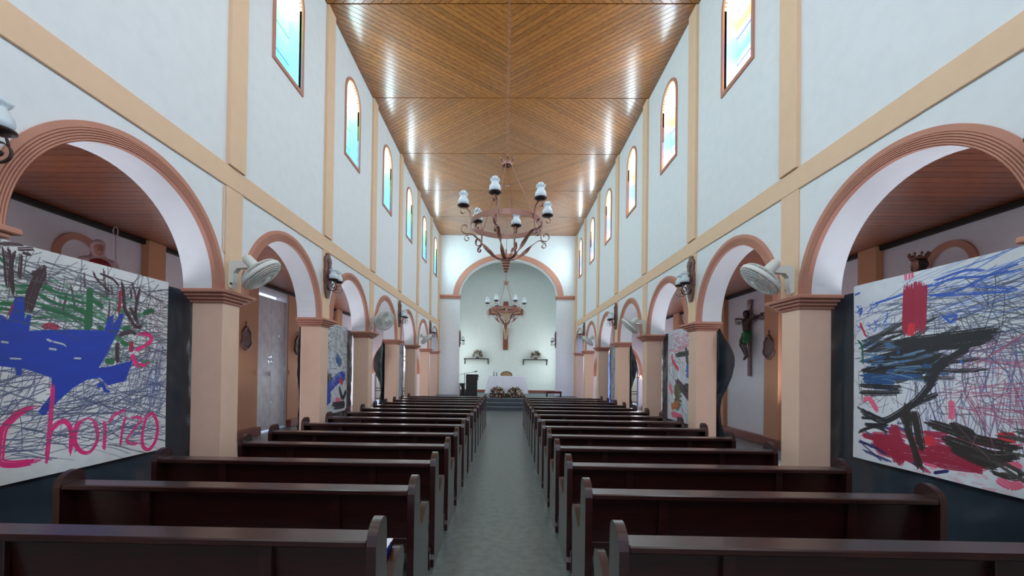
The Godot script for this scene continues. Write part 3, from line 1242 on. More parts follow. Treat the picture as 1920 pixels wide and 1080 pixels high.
# local: +x leaves the wall
func make_sconce(label: String) -> Node3D:
	var o := thing("wall_sconce", label, "sconce")
	var st := begin()
	var half := [[0.0, 0.0], [0.04, 0.0], [0.05, 0.03], [0.085, 0.10], [0.10, 0.14], [0.095, 0.22], [0.125, 0.26], [0.125, 0.44], [0.105, 0.47], [0.11, 0.56], [0.125, 0.60], [0.10, 0.66], [0.06, 0.68], [0.05, 0.725], [0.0, 0.735]]
	var poly := PackedVector2Array()
	for p in half:
		poly.append(Vector2(p[0], p[1]))
	for i in range(half.size() - 2, 0, -1):
		poly.append(Vector2(-half[i][0], half[i][1]))
	prism(st, poly, Vector3.ZERO, Vector3(0, 0, -1), Vector3.UP, Vector3.RIGHT, 0.0, 0.04)
	var bb := obj(o, "backboard", st, M.old_wood)
	st = begin()
	for p in [[0.0, 0.36, 0.15, 0.04], [0.0, 0.45, 0.04, 0.34], [0.0, 0.17, 0.08, 0.08], [0.0, 0.60, 0.10, 0.06]]:
		box(st, Vector3(0.05, p[1], p[0]), Vector3(0.03, p[3], p[2]), 0.008)
	obj(bb, "carving", st, M.old_wood)
	for side in [-1.0, 1.0]:
		var arm := Node3D.new()
		arm.name = "arm"
		o.add_child(arm, true)
		arm.position = Vector3(0.04, 0, side * 0.05)
		st = begin()
		var pts := [Vector2(0.0, 0.20), Vector2(0.03, 0.14), Vector2(0.08, 0.10), Vector2(0.13, 0.10)]
		pts.append_array(spiral(Vector2(0.135, 0.165), 0.066, 0.018, -PI / 2 + 0.2, TAU * 0.98, 18))
		strap(st, spline(pts, 2), PI / 2 - side * 0.35, 0.022, 0.006)
		obj(arm, "scroll", st, M.iron_dark)
		st = begin()
		strap(st, [Vector2(0.18, 0.20), Vector2(0.17, 0.24), Vector2(0.13, 0.255), Vector2(0.13, 0.262)], PI / 2 - side * 0.35, 0.02, 0.006)
		obj(arm, "bracket", st, M.iron_dark)
		var c := Vector3(0.13 * cos(0.35), 0.28, side * 0.13 * sin(0.35))
		part(arm, "drip_plate", M.plate, M.iron_dark).position = c
		part(arm, "glass_shade", M.shade, M.milk).position = c
	return o


# ---------------------------------------------------------------- chandeliers
func build_chandeliers() -> void:
	var o := thing("chandelier", "large wrought iron ring chandelier hanging nearest, six frosted shades", "chandelier", P(-0.02, 0, 5.5), 0.0, "wrought iron chandeliers")
	var st := begin()
	var y := 4.40
	var i := 0
	while y < HC - 0.03:
		var ax := Vector3.RIGHT if i % 2 == 0 else Vector3.BACK
		torus(st, Vector3(0, y, 0), Vector3.UP, ax, 0.032, 0.015, 0.0045, 12, 5)
		y += 0.054
		i += 1
	obj(o, "chain", st, M.iron)
	st = begin()
	lathe(st, [Vector2(0, HC - 0.06), Vector2(0.02, HC - 0.05), Vector2(0.07, HC - 0.005), Vector2(0.0, HC)], 20)
	obj(o, "ceiling_rose", st, M.iron)
	# crown
	st = begin()
	lathe(st, [Vector2(0.058, 4.245), Vector2(0.066, 4.245), Vector2(0.066, 4.285), Vector2(0.058, 4.285), Vector2(0.058, 4.245)], 24, Transform3D.IDENTITY, false)
	tube(st, [Vector3(0, 4.25, 0), Vector3(0, 4.40, 0)], 0.008)
	for k in 6:
		var t := TAU * k / 6.0
		var pts := [Vector2(0.0, 4.27), Vector2(0.064, 4.265), Vector2(0.075, 4.30)]
		pts.append_array(spiral(Vector2(0.075, 4.325), 0.026, 0.008, -0.2, PI * 1.5, 10))
		strap(st, pts, t, 0.022, 0.004)
	obj(o, "crown", st, M.iron)
	var angles := []
	for k in 6:
		angles.append(deg_to_rad(-14.0 + 60.0 * k))
	for t in angles:
		var d := Vector3(sin(t), 0, cos(t))
		st = begin()
		tube(st, [d * 0.06 + Vector3(0, 4.26, 0), d * 0.465 + Vector3(0, 3.48, 0)], 0.0045, 6)
		obj(o, "suspension_rod", st, M.iron)
	st = begin()
	lathe(st, [Vector2(0.472, 3.415), Vector2(0.478, 3.415), Vector2(0.478, 3.485), Vector2(0.472, 3.485), Vector2(0.472, 3.415)], 64, Transform3D.IDENTITY, false)
	obj(o, "ring", st, M.iron)
	st = begin()
	var prof := [Vector2(0.0, 2.81)]
	for k in 5:
		var r: float = [0.022, 0.036, 0.046, 0.052, 0.056][k]
		var yy := 2.815 + k * 0.035
		prof.append_array([Vector2(r, yy), Vector2(r + 0.008, yy + 0.012), Vector2(r + 0.006, yy + 0.026), Vector2(r - 0.004, yy + 0.032)])
	prof.append_array([Vector2(0.05, 3.0), Vector2(0.02, 3.03), Vector2(0.0, 3.04)])
	lathe(st, prof, 20)
	tube(st, [Vector3(0, 3.03, 0), Vector3(0, 3.12, 0)], 0.012)
	obj(o, "hub", st, M.iron)
	for t in angles:
		st = begin()
		# lower twisted strap ending in an outer volute
		var pts := spline([Vector2(0.04, 2.99), Vector2(0.13, 3.00), Vector2(0.26, 3.10), Vector2(0.37, 3.21), Vector2(0.45, 3.275)], 6)
		strap(st, pts, t, 0.05, 0.007, PI)
		pts = [Vector2(0.45, 3.275), Vector2(0.50, 3.285)]
		pts.append_array(spiral(Vector2(0.555, 3.35), 0.076, 0.018, -PI * 0.62, PI * 1.15, 18))
		strap(st, pts, t, 0.03, 0.006)
		# upright strap: small foot volute, up past the ring, out to the lamp
		pts = spiral(Vector2(0.53, 3.215), 0.014, 0.045, -PI * 1.55, PI * 0.5 + 0.3, 16)
		pts.append_array([Vector2(0.50, 3.29), Vector2(0.487, 3.36), Vector2(0.486, 3.45), Vector2(0.488, 3.52), Vector2(0.502, 3.575), Vector2(0.54, 3.61)])
		pts.append_array(spiral(Vector2(0.585, 3.565), 0.055, 0.016, PI * 0.65, -PI * 0.95, 18))
		strap(st, pts, t, 0.026, 0.006)
		var arm := obj(o, "arm", st, M.iron)
		var c := Vector3(sin(t), 0, cos(t)) * 0.585 + Vector3(0, 3.642, 0)
		part(arm, "drip_plate", M.plate, M.iron_dark).position = c
		part(arm, "glass_shade", M.shade, M.milk).position = c
	copy_of(o, "wrought iron ring chandelier hanging before the chancel crucifix, six frosted shades", P(-0.035, 0, 13.1), deg_to_rad(-16.0))


const LEFT_MARKS := [
	["s",1,13,[0.239,0.073,0.264,0.095,0.291,0.104]],
	["s",1,13,[0.243,0.260,0.285,0.257,0.319,0.229]],
	["s",1,13,[0.290,0.182,0.369,0.164,0.449,0.178,0.554,0.180]],
	["s",1,13,[0.362,0.191,0.442,0.229,0.555,0.237]],
	["s",1,13,[0.378,0.153,0.426,0.169]],
	["s",1,13,[0.363,0.251,0.450,0.268,0.565,0.294]],
	["s",1,13,[0.427,0.191,0.563,0.207]],
	["s",1,13,[0.481,0.222,0.572,0.268]],
	["s",1,13,[0.243,0.280,0.279,0.282]],
	["s",1,13,[0.293,0.206,0.345,0.195]],
	["s",1,22,[0.574,0.120,0.573,0.183,0.567,0.343]],
	["s",1,22,[0.556,0.229,0.559,0.344]],
	["s",1,22,[0.612,0.309,0.635,0.336]],
	["s",1,22,[0.560,0.171,0.637,0.216]],
	["s",1,22,[0.724,0.380,0.771,0.392]],
	["s",1,22,[0.643,0.481,0.696,0.484]],
	["s",1,22,[0.845,0.209,0.916,0.181]],
	["s",1,22,[0.733,0.315,0.775,0.295]],
	["s",1,30,[0.572,0.120,0.570,0.227,0.570,0.338]],
	["s",4,12,[0.253,0.026,0.262,0.084,0.270,0.199]],
	["s",4,12,[0.268,0.025,0.280,0.087,0.283,0.183]],
	["s",4,12,[0.238,0.023,0.312,0.000,0.325,-0.004]],
	["s",4,12,[0.296,0.028,0.282,0.086,0.287,0.191,0.293,0.222]],
	["s",4,12,[0.313,0.035,0.309,0.107,0.307,0.153]],
	["s",4,12,[0.296,0.028,0.355,0.007]],
	["s",4,12,[0.315,0.035,0.345,0.036]],
	["s",4,40,[0.391,0.076,0.355,0.184,0.334,0.290]],
	["s",4,20,[0.394,0.062,0.381,0.096,0.344,0.119]],
	["s",4,18,[0.722,0.045,0.734,0.116,0.746,0.208,0.790,0.266]],
	["s",4,18,[0.828,0.068,0.808,0.177,0.801,0.265]],
	["s",4,18,[0.767,0.183,0.824,0.278]],
	["s",4,18,[0.757,0.217,0.802,0.286,0.847,0.281]],
	["s",4,9,[0.633,0.007,0.637,0.081,0.655,0.168]],
	["s",4,9,[0.583,0.040,0.602,0.079,0.659,0.121,0.678,0.122]],
	["s",4,9,[0.610,0.042,0.682,0.060,0.713,0.094]],
	["s",5,16,[0.718,0.098,0.717,0.156,0.710,0.235]],
	["s",5,16,[0.294,0.255,0.280,0.311]],
	["s",5,22,[0.386,0.347,0.414,0.331,0.452,0.340]],
	["s",4,20,[0.709,0.381,0.707,0.438,0.711,0.495]],
	["s",4,20,[0.708,0.349,0.781,0.321,0.814,0.340]],
	["s",5,22,[0.782,0.369,0.783,0.434]],
	["s",3,20,[0.814,0.334,0.877,0.323,0.902,0.354,0.861,0.391,0.799,0.428]],
	["s",3,22,[0.788,0.434,0.800,0.476,0.829,0.503,0.898,0.485]],
	["p",2,0,[0.183,0.337,0.276,0.324,0.292,0.267,0.296,0.224,0.325,0.219,0.328,0.318,0.338,0.294,0.349,0.292,0.343,0.361,0.422,0.348,0.528,0.337,0.642,0.329,0.659,0.260,0.685,0.242,0.680,0.303,0.725,0.228,0.741,0.228,0.715,0.321,0.682,0.386,0.643,0.470,0.615,0.519,0.690,0.507,0.793,0.477,0.755,0.587,0.666,0.607,0.627,0.567,0.566,0.576,0.510,0.610,0.452,0.671,0.402,0.731,0.382,0.712,0.433,0.629,0.426,0.564,0.368,0.537,0.322,0.521,0.321,0.553,0.307,0.550,0.303,0.521,0.247,0.513,0.186,0.514]],
	["s",2,16,[0.611,0.622,0.631,0.595,0.657,0.640,0.668,0.624]],
	["s",2,16,[0.243,0.312,0.266,0.326,0.260,0.353]],
	["s",12,7,[0.414,0.432,0.444,0.435]],
	["s",12,7,[0.403,0.390,0.423,0.401]],
	["s",12,7,[0.508,0.475,0.541,0.476]],
	["s",12,7,[0.423,0.401,0.464,0.410,0.477,0.421]],
	["s",12,7,[0.279,0.482,0.322,0.483]],
	["s",12,7,[0.253,0.414,0.278,0.416]],
	["s",3,26,[0.392,0.688,0.329,0.700,0.294,0.732,0.271,0.765,0.262,0.816,0.261,0.864,0.264,0.904,0.322,0.923,0.404,0.922]],
	["s",3,18,[0.426,0.574,0.431,0.628,0.428,0.691,0.424,0.778,0.421,0.855,0.413,0.955]],
	["s",3,18,[0.423,0.827,0.442,0.781,0.471,0.765,0.493,0.783,0.505,0.831,0.505,0.938]],
	["s",3,17,[0.575,0.763,0.538,0.779,0.520,0.834,0.526,0.886,0.555,0.926,0.588,0.930,0.617,0.887,0.618,0.834,0.599,0.782,0.565,0.762]],
	["s",3,15,[0.645,0.783,0.654,0.834,0.651,0.944]],
	["s",3,14,[0.671,0.803,0.698,0.767,0.736,0.749,0.765,0.740]],
	["s",3,14,[0.771,0.770,0.749,0.820,0.734,0.939]],
	["s",3,14,[0.777,0.789,0.851,0.798,0.815,0.847,0.769,0.916,0.854,0.945]],
	["s",3,17,[0.860,0.890,0.877,0.807,0.916,0.781,0.948,0.848,0.940,0.936,0.901,0.985,0.864,0.959,0.856,0.890,0.867,0.824]],
]
const RIGHT_MARKS := [
	["s",13,9,[0.005,0.051,0.042,0.045]],
	["s",13,9,[0.021,0.158,0.050,0.135,0.043,0.175]],
	["s",13,9,[0.092,0.129,0.245,0.106,0.368,0.083,0.448,0.090]],
	["s",13,9,[0.368,0.124,0.494,0.134,0.658,0.075,0.723,0.069]],
	["s",13,9,[0.373,0.090,0.494,0.074,0.600,0.090,0.723,0.088]],
	["s",13,9,[0.378,0.126,0.471,0.145,0.724,0.177]],
	["s",13,9,[0.448,0.235,0.486,0.273,0.504,0.265]],
	["s",13,9,[0.458,0.247,0.508,0.244,0.472,0.283]],
	["s",13,9,[0.522,0.448,0.535,0.465]],
	["s",13,9,[0.539,0.116,0.724,0.172]],
	["s",13,9,[0.398,0.067,0.538,0.048,0.620,0.074]],
	["s",5,11,[0.281,0.053,0.278,0.149,0.274,0.319]],
	["s",5,11,[0.288,0.051,0.285,0.150,0.281,0.320]],
	["s",5,11,[0.295,0.050,0.293,0.151,0.289,0.321]],
	["s",5,11,[0.303,0.048,0.300,0.153,0.296,0.321]],
	["s",5,11,[0.310,0.047,0.307,0.154,0.303,0.322]],
	["s",5,11,[0.317,0.045,0.314,0.155,0.311,0.322]],
	["s",5,11,[0.325,0.044,0.321,0.157,0.318,0.324]],
	["s",5,11,[0.332,0.042,0.328,0.158,0.327,0.324]],
	["s",5,11,[0.338,0.041,0.336,0.159,0.334,0.325]],
	["s",5,11,[0.345,0.040,0.343,0.160,0.341,0.298]],
	["s",5,11,[0.353,0.046,0.350,0.162,0.348,0.318]],
	["s",5,11,[0.359,0.052,0.356,0.163,0.355,0.307]],
	["s",5,11,[0.366,0.058,0.364,0.164,0.362,0.325]],
	["s",5,11,[0.373,0.064,0.370,0.165,0.369,0.315]],
	["s",5,11,[0.380,0.070,0.377,0.166,0.375,0.305]],
	["s",5,60,[0.303,0.129,0.304,0.298]],
	["s",5,60,[0.347,0.120,0.353,0.233]],
	["s",14,30,[0.315,0.251,0.310,0.322]],
	["s",9,10,[0.286,0.034,0.285,-0.014]],
	["s",9,10,[0.303,0.033,0.303,-0.004]],
	["s",9,10,[0.317,0.030,0.316,-0.006]],
	["s",14,9,[0.036,0.215,0.079,0.309]],
	["s",1,10,[0.014,0.310,0.051,0.354,0.059,0.463]],
	["s",6,42,[0.673,0.327,0.556,0.335,0.399,0.342,0.210,0.351]],
	["s",6,50,[0.658,0.355,0.539,0.365,0.348,0.373,0.246,0.385]],
	["s",6,38,[0.495,0.372,0.348,0.397,0.107,0.457]],
	["s",6,30,[0.477,0.404,0.359,0.456,0.037,0.497]],
	["s",6,30,[0.560,0.387,0.495,0.431,0.400,0.491]],
	["s",6,44,[0.486,0.431,0.430,0.485,0.380,0.560]],
	["s",6,26,[0.369,0.502,0.173,0.516,0.052,0.544]],
	["s",6,26,[0.400,0.491,0.265,0.521,0.108,0.570]],
	["s",8,14,[0.120,0.424,0.192,0.420]],
	["s",8,14,[0.141,0.451,0.173,0.439]],
	["s",8,14,[0.193,0.497,0.259,0.491]],
	["s",8,14,[0.369,0.468,0.400,0.474]],
	["s",8,14,[0.246,0.404,0.259,0.392]],
	["s",8,14,[0.059,0.537,0.135,0.529]],
	["s",8,26,[0.030,0.517,0.173,0.529,0.369,0.520]],
	["s",8,26,[0.052,0.551,0.248,0.552]],
	["s",8,26,[0.108,0.583,0.235,0.584]],
	["s",6,24,[0.030,0.579,0.161,0.581,0.277,0.582]],
	["s",6,26,[0.031,0.621,0.193,0.614,0.277,0.600]],
	["s",6,34,[0.449,0.508,0.390,0.577,0.327,0.656,0.200,0.756,0.136,0.758,0.017,0.704]],
	["s",6,26,[0.435,0.603,0.349,0.649,0.283,0.691]],
	["s",6,14,[0.046,0.763,0.149,0.756]],
	["s",6,18,[0.068,0.800,0.206,0.787]],
	["s",6,16,[0.025,0.855,0.129,0.805,0.212,0.830]],
	["s",15,60,[0.237,0.770,0.237,0.857,0.261,0.987]],
	["s",15,70,[0.109,0.880,0.295,0.870]],
	["s",15,70,[0.123,0.904,0.249,0.917,0.431,0.900]],
	["s",15,70,[0.371,0.884,0.496,0.884,0.622,0.906]],
	["s",15,30,[0.371,0.930,0.478,0.932,0.614,0.913]],
	["s",15,24,[0.054,0.863,0.150,0.873]],
	["s",14,40,[0.370,0.838,0.421,0.829]],
	["s",9,18,[0.540,0.801,0.659,0.808,0.724,0.786]],
	["s",14,40,[0.652,0.771,0.706,0.761]],
	["s",9,26,[0.487,0.627,0.491,0.681,0.487,0.724]],
	["s",9,34,[0.645,0.939,0.688,0.960,0.724,0.935]],
	["s",9,26,[0.641,0.871,0.724,0.874]],
	["s",9,26,[0.060,0.673,0.095,0.650,0.149,0.724]],
	["s",9,16,[0.371,0.948,0.431,0.950]],
	["s",7,22,[0.283,0.642,0.305,0.748,0.317,0.842,0.371,0.994]],
	["s",7,40,[0.327,0.686,0.344,0.766,0.365,0.891]],
	["s",7,30,[0.294,0.720,0.294,0.786,0.328,0.887,0.350,0.988]],
	["s",7,60,[0.271,0.692,0.306,0.760]],
	["s",7,38,[0.370,0.745,0.473,0.764,0.582,0.793,0.695,0.801,0.724,0.795]],
	["s",7,28,[0.477,0.736,0.581,0.773]],
	["s",7,44,[0.440,0.808,0.540,0.832,0.641,0.852,0.724,0.823]],
	["s",7,50,[0.478,0.834,0.565,0.869,0.660,0.891]],
	["s",7,14,[0.622,0.916,0.688,0.927,0.719,0.913,0.706,0.898]],
	["s",10,12,[0.025,0.903,0.109,0.913,0.201,0.946]],
	["s",10,12,[0.054,0.945,0.136,0.960,0.225,0.978]],
	["s",10,12,[0.411,0.983,0.479,0.954]],
]

# ---------------------------------------------------------------- children's paintings on plastic sheets
var px := PackedByteArray()
var pw := 0
var ph := 0
const INKS := [Color(0.17, 0.19, 0.23), Color(0.10, 0.42, 0.25), Color(0.04, 0.23, 0.70), Color(0.97, 0.12, 0.50), Color(0.25, 0.13, 0.17), Color(0.68, 0.12, 0.26), Color(0.075, 0.105, 0.135), Color(0.14, 0.12, 0.10), Color(0.10, 0.33, 0.55), Color(0.96, 0.42, 0.56), Color(0.12, 0.12, 0.40), Color(0.75, 0.42, 0.20), Color(0.80, 0.81, 0.82), Color(0.20, 0.38, 0.78), Color(0.90, 0.16, 0.24), Color(0.66, 0.08, 0.24), Color(0.35, 0.33, 0.20)]


func canvas(w: int, h: int, c: Color) -> void:
	pw = w
	ph = h
	px.resize(w * h * 3)
	var n := FastNoiseLite.new()
	n.seed = rng.randi() % 1000
	n.frequency = 0.012
	for y in h:
		for x in w:
			var v := 1.0 + 0.035 * n.get_noise_2d(x, y)
			var i := (y * w + x) * 3
			px[i] = clampi(int(c.r * v * 255), 0, 255)
			px[i + 1] = clampi(int(c.g * v * 255), 0, 255)
			px[i + 2] = clampi(int(c.b * v * 255), 0, 255)


func dab(cx: float, cy: float, r: float, c: Color, alpha: float) -> void:
	var x0 := maxi(0, int(cx - r))
	var x1 := mini(pw - 1, int(cx + r + 1))
	var y0 := maxi(0, int(cy - r))
	var y1 := mini(ph - 1, int(cy + r + 1))
	var rr := r * r
	for y in range(y0, y1 + 1):
		for x in range(x0, x1 + 1):
			var d := (x - cx) * (x - cx) + (y - cy) * (y - cy)
			if d > rr:
				continue
			var i := (y * pw + x) * 3
			px[i] = int(lerpf(px[i], c.r8, alpha))
			px[i + 1] = int(lerpf(px[i + 1], c.g8, alpha))
			px[i + 2] = int(lerpf(px[i + 2], c.b8, alpha))


func stroke(pts: Array, w: float, c: Color, alpha := 0.9) -> void:
	if w <= 6.0:
		for i in range(pts.size() - 1):
			var a: Vector2 = pts[i]
			var b: Vector2 = pts[i + 1]
			var n := maxi(1, int(a.distance_to(b) / maxf(0.8, w * 0.45)))
			for j in n:
				var p := a.lerp(b, float(j) / n)
				dab(p.x, p.y, w * 0.5, c, alpha * 0.7)
		return
	# a broad brush: many bristles that start and stop raggedly
	var hairs := int(w / 1.9)
	for hh in hairs:
		var off := (float(hh) / (hairs - 1) - 0.5) * (w - 2.0) if hairs > 1 else 0.0
		var jit := Vector2(rng.randf_range(-2, 2), rng.randf_range(-2, 2))
		var edge := pow(absf(off) * 2.0 / w, 2.0) * 0.10
		var t0 := rng.randf_range(0.0, 0.09) + edge
		var t1 := rng.randf_range(0.91, 1.0) - edge
		var shade := c.darkened(rng.randf_range(0.0, 0.10))
		var total := 0.0
		for i in range(pts.size() - 1):
			total += pts[i].distance_to(pts[i + 1])
		var run := 0.0
		for i in range(pts.size() - 1):
			var a: Vector2 = pts[i]
			var b: Vector2 = pts[i + 1]
			var d := (b - a)
			var nrm := Vector2(-d.y, d.x).normalized()
			var n := maxi(1, int(d.length() / 2.0))
			for j in n:
				var q := (run + d.length() * j / n) / maxf(total, 1.0)
				if q < t0 or q > t1:
					continue
				var p := a.lerp(b, float(j) / n) + nrm * off + jit
				dab(p.x, p.y, 2.0, shade, alpha)
			run += d.length()


func fill(pts: PackedVector2Array, c: Color) -> void:
	for y in ph:
		var xs := []
		for i in pts.size():
			var a := pts[i]
			var b := pts[(i + 1) % pts.size()]
			if (a.y <= y) != (b.y <= y):
				xs.append(a.x + (y - a.y) / (b.y - a.y) * (b.x - a.x))
		xs.sort()
		for i in range(0, xs.size() - 1, 2):
			for x in range(maxi(0, int(xs[i]) - (y * 7 % 4)), mini(pw, int(xs[i + 1]) + (y * 5 % 4))):
				var v := 0.97 + 0.03 * sin(x * 0.021 + y * 0.013) * sin(y * 0.07 + x * 0.004)
				var k := (y * pw + x) * 3
				px[k] = clampi(int(c.r8 * v), 0, 255)
				px[k + 1] = clampi(int(c.g8 * v), 0, 255)
				px[k + 2] = clampi(int(c.b8 * v), 0, 255)


func scribble(n: int, box_: Rect2, len_: float, ang: float, spread: float, w: float, c: Color, bend := 0.3) -> void:
	for i in n:
		var p := Vector2(rng.randf_range(box_.position.x, box_.end.x), rng.randf_range(box_.position.y, box_.end.y)) * Vector2(pw, ph)
		var a := ang + rng.randf_range(-spread, spread)
		var l := len_ * rng.randf_range(0.4, 1.3) * pw
		var pts := [p]
		var k := rng.randf_range(-bend, bend) / 10.0
		for j in 10:
			a += k + rng.randf_range(-0.05, 0.05)
			p += Vector2.from_angle(a) * l / 10.0
			pts.append(p)
		stroke(pts, w * rng.randf_range(0.7, 1.4), c.lightened(rng.randf_range(0.0, 0.25)), rng.randf_range(0.45, 0.9))


func marks(list: Array) -> void:
	for m in list:
		var pts := []
		for i in range(0, m[3].size(), 2):
			pts.append(Vector2(m[3][i] * pw, m[3][i + 1] * ph))
		if m[0] == "p":
			fill(PackedVector2Array(pts), INKS[m[1]])
		else:
			stroke(spline(pts, 6) if pts.size() > 2 else pts, m[2], INKS[m[1]], 0.85)


func picture() -> StandardMaterial3D:
	var im := Image.create_from_data(pw, ph, false, Image.FORMAT_RGB8, px)
	var m := mat(Color.WHITE, 0.55)
	m.albedo_texture = ImageTexture.create_from_image(im)
	m.texture_repeat = false
	return m


func build_paintings() -> void:
	var grey := INKS[0].lightened(0.05)
	var blueish := Color(0.17, 0.22, 0.38)
	# left, nearest
	canvas(1024, 936, Color(0.87, 0.88, 0.885))
	scribble(260, Rect2(0.0, 0.04, 1, 0.45), 0.25, 0.1, 0.4, 4.2, grey)
	scribble(120, Rect2(0.2, 0.1, 0.7, 0.4), 0.16, -1.2, 0.5, 3.8, grey)
	scribble(60, Rect2(0.1, 0.15, 0.6, 0.3), 0.2, 0.2, 0.3, 4.0, INKS[1].lightened(0.1))
	scribble(210, Rect2(0.1, 0.5, 0.8, 0.42), 0.22, 0.0, 0.5, 4.2, blueish)
	scribble(200, Rect2(0.1, 0.5, 0.85, 0.38), 0.16, -1.0, 0.6, 3.6, blueish.lightened(0.1))
	scribble(70, Rect2(0.86, 0.45, 0.1, 0.35), 0.14, -1.25, 0.25, 3.6, Color(0.25, 0.33, 0.55))
	scribble(50, Rect2(0.84, 0.05, 0.12, 0.45), 0.1, 1.4, 0.7, 3.2, Color(0.45, 0.28, 0.33), 1.5)
	scribble(26, Rect2(0.2, 0.12, 0.5, 0.22), 0.16, 0.15, 0.3, 9.0, INKS[1])
	scribble(14, Rect2(0.2, 0.02, 0.6, 0.2), 0.10, 1.4, 0.35, 8.0, INKS[4])
	marks(LEFT_MARKS)
	scribble(10, Rect2(0.68, 0.3, 0.18, 0.2), 0.08, 0.2, 0.6, 7.0, INKS[1])
	scribble(40, Rect2(0.25, 0.05, 0.6, 0.3), 0.25, 0.1, 0.35, 3.6, grey)
	scribble(40, Rect2(0.15, 0.66, 0.7, 0.26), 0.22, 0.15, 0.4, 3.2, grey)
	hang_painting(-1, -1.0, [2.24, 4.05, 0.683, 2.335], picture(), "big white sheet scribbled green, grey and blue with the pink word Chorizo")
	# right, nearest
	canvas(1024, 936, Color(0.86, 0.88, 0.905))
	scribble(170, Rect2(0.0, 0.1, 0.85, 0.35), 0.3, -0.12, 0.3, 3.8, blueish.lightened(0.1))
	scribble(60, Rect2(0.25, 0.02, 0.7, 0.25), 0.35, -0.15, 0.2, 3.0, INKS[13])
	scribble(150, Rect2(0.3, 0.3, 0.6, 0.45), 0.2, 1.5, 0.35, 3.8, Color(0.36, 0.33, 0.55))
	scribble(70, Rect2(0.4, 0.42, 0.6, 0.32), 0.3, -0.2, 0.4, 3.6, Color(0.62, 0.25, 0.38))
	scribble(50, Rect2(0.5, 0.35, 0.5, 0.35), 0.2, 1.3, 0.4, 3.6, Color(0.62, 0.25, 0.38))
	scribble(160, Rect2(0.0, 0.2, 0.6, 0.5), 0.12, 0.6, 1.4, 3.2, grey, 1.0)
	scribble(60, Rect2(0.35, 0.08, 0.6, 0.25), 0.3, 0.6, 0.8, 3.2, grey, 1.2)
	scribble(40, Rect2(0.1, 0.9, 0.8, 0.1), 0.06, 0.1, 0.5, 8.0, Color(0.92, 0.74, 0.80))
	scribble(30, Rect2(0.02, 0.34, 0.3, 0.2), 0.2, -0.12, 0.2, 10.0, INKS[8])
	scribble(30, Rect2(0.02, 0.32, 0.34, 0.24), 0.24, -0.15, 0.18, 14.0, INKS[6])
	scribble(24, Rect2(0.02, 0.78, 0.5, 0.14), 0.2, 0.12, 0.2, 14.0, INKS[15])
	scribble(16, Rect2(0.02, 0.72, 0.25, 0.2), 0.12, 0.25, 0.3, 8.0, INKS[10])
	scribble(30, Rect2(0.0, 0.08, 0.18, 0.2), 0.06, 0.8, 1.5, 5.0, INKS[13], 2.0)
	marks(RIGHT_MARKS)
	scribble(26, Rect2(0.55, 0.72, 0.45, 0.2), 0.22, 0.22, 0.15, 9.0, INKS[7])
	scribble(20, Rect2(0.03, 0.40, 0.3, 0.14), 0.12, -0.1, 0.2, 5.0, INKS[8].lightened(0.3))
	scribble(30, Rect2(0.4, 0.45, 0.5, 0.25), 0.2, 0.3, 1.2, 3.2, Color(0.55, 0.25, 0.40))
	hang_painting(-1, 1.0, [2.24, 4.058, 0.709, 2.362], picture(), "big white sheet scribbled blue with a crimson bar and black brush strokes")
	# farther left: maroon, grey, blue
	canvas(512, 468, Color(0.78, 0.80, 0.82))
	scribble(160, Rect2(0.0, 0.0, 1.0, 0.7), 0.18, 0.4, 1.5, 3.0, grey, 1.2)
	scribble(60, Rect2(0.2, 0.0, 0.8, 0.4), 0.2, 0.6, 1.0, 3.0, Color(0.33, 0.42, 0.40))
	for q in [[4, 90, [0.05, 0.0, 0.3, 0.3, 0.5, 0.7]], [7, 70, [0.0, 0.5, 0.4, 0.62, 0.65, 0.62]], [8, 50, [0.7, 0.35, 0.85, 0.45]], [2, 60, [0.45, 0.75, 0.75, 0.62, 0.98, 0.58]], [2, 70, [0.3, 0.9, 0.6, 0.78]], [6, 26, [0.8, 0.7, 0.9, 0.85, 0.99, 0.75]], [14, 30, [0.82, 0.62, 0.90, 0.68]], [9, 30, [0.7, 0.85, 0.85, 0.88]], [6, 40, [0.6, 0.92, 0.98, 0.93]], [12, 50, [0.3, 0.96, 0.7, 0.97]]]:
		marks([["s", q[0], q[1], q[2]]])
	scribble(50, Rect2(0.5, 0.1, 0.5, 0.5), 0.15, 1.2, 0.7, 3.0, Color(0.85, 0.86, 0.88))
	hang_painting(1, -1.0, [6.80, 8.70, 0.62, 2.37], picture(), "painted sheet in maroon, grey and bright blue hung beyond the second left pillar")
	# farther right: pink scribble, dark cross, blue, brown
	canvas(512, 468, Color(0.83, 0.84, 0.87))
	scribble(120, Rect2(0.0, 0.05, 1.0, 0.35), 0.2, 0.3, 1.3, 3.0, Color(0.50, 0.36, 0.44), 1.2)
	scribble(60, Rect2(0.0, 0.05, 0.8, 0.2), 0.2, 0.0, 0.5, 3.4, Color(0.85, 0.35, 0.45))
	scribble(90, Rect2(0.0, 0.3, 1.0, 0.6), 0.18, 1.0, 0.8, 3.0, Color(0.30, 0.32, 0.45))
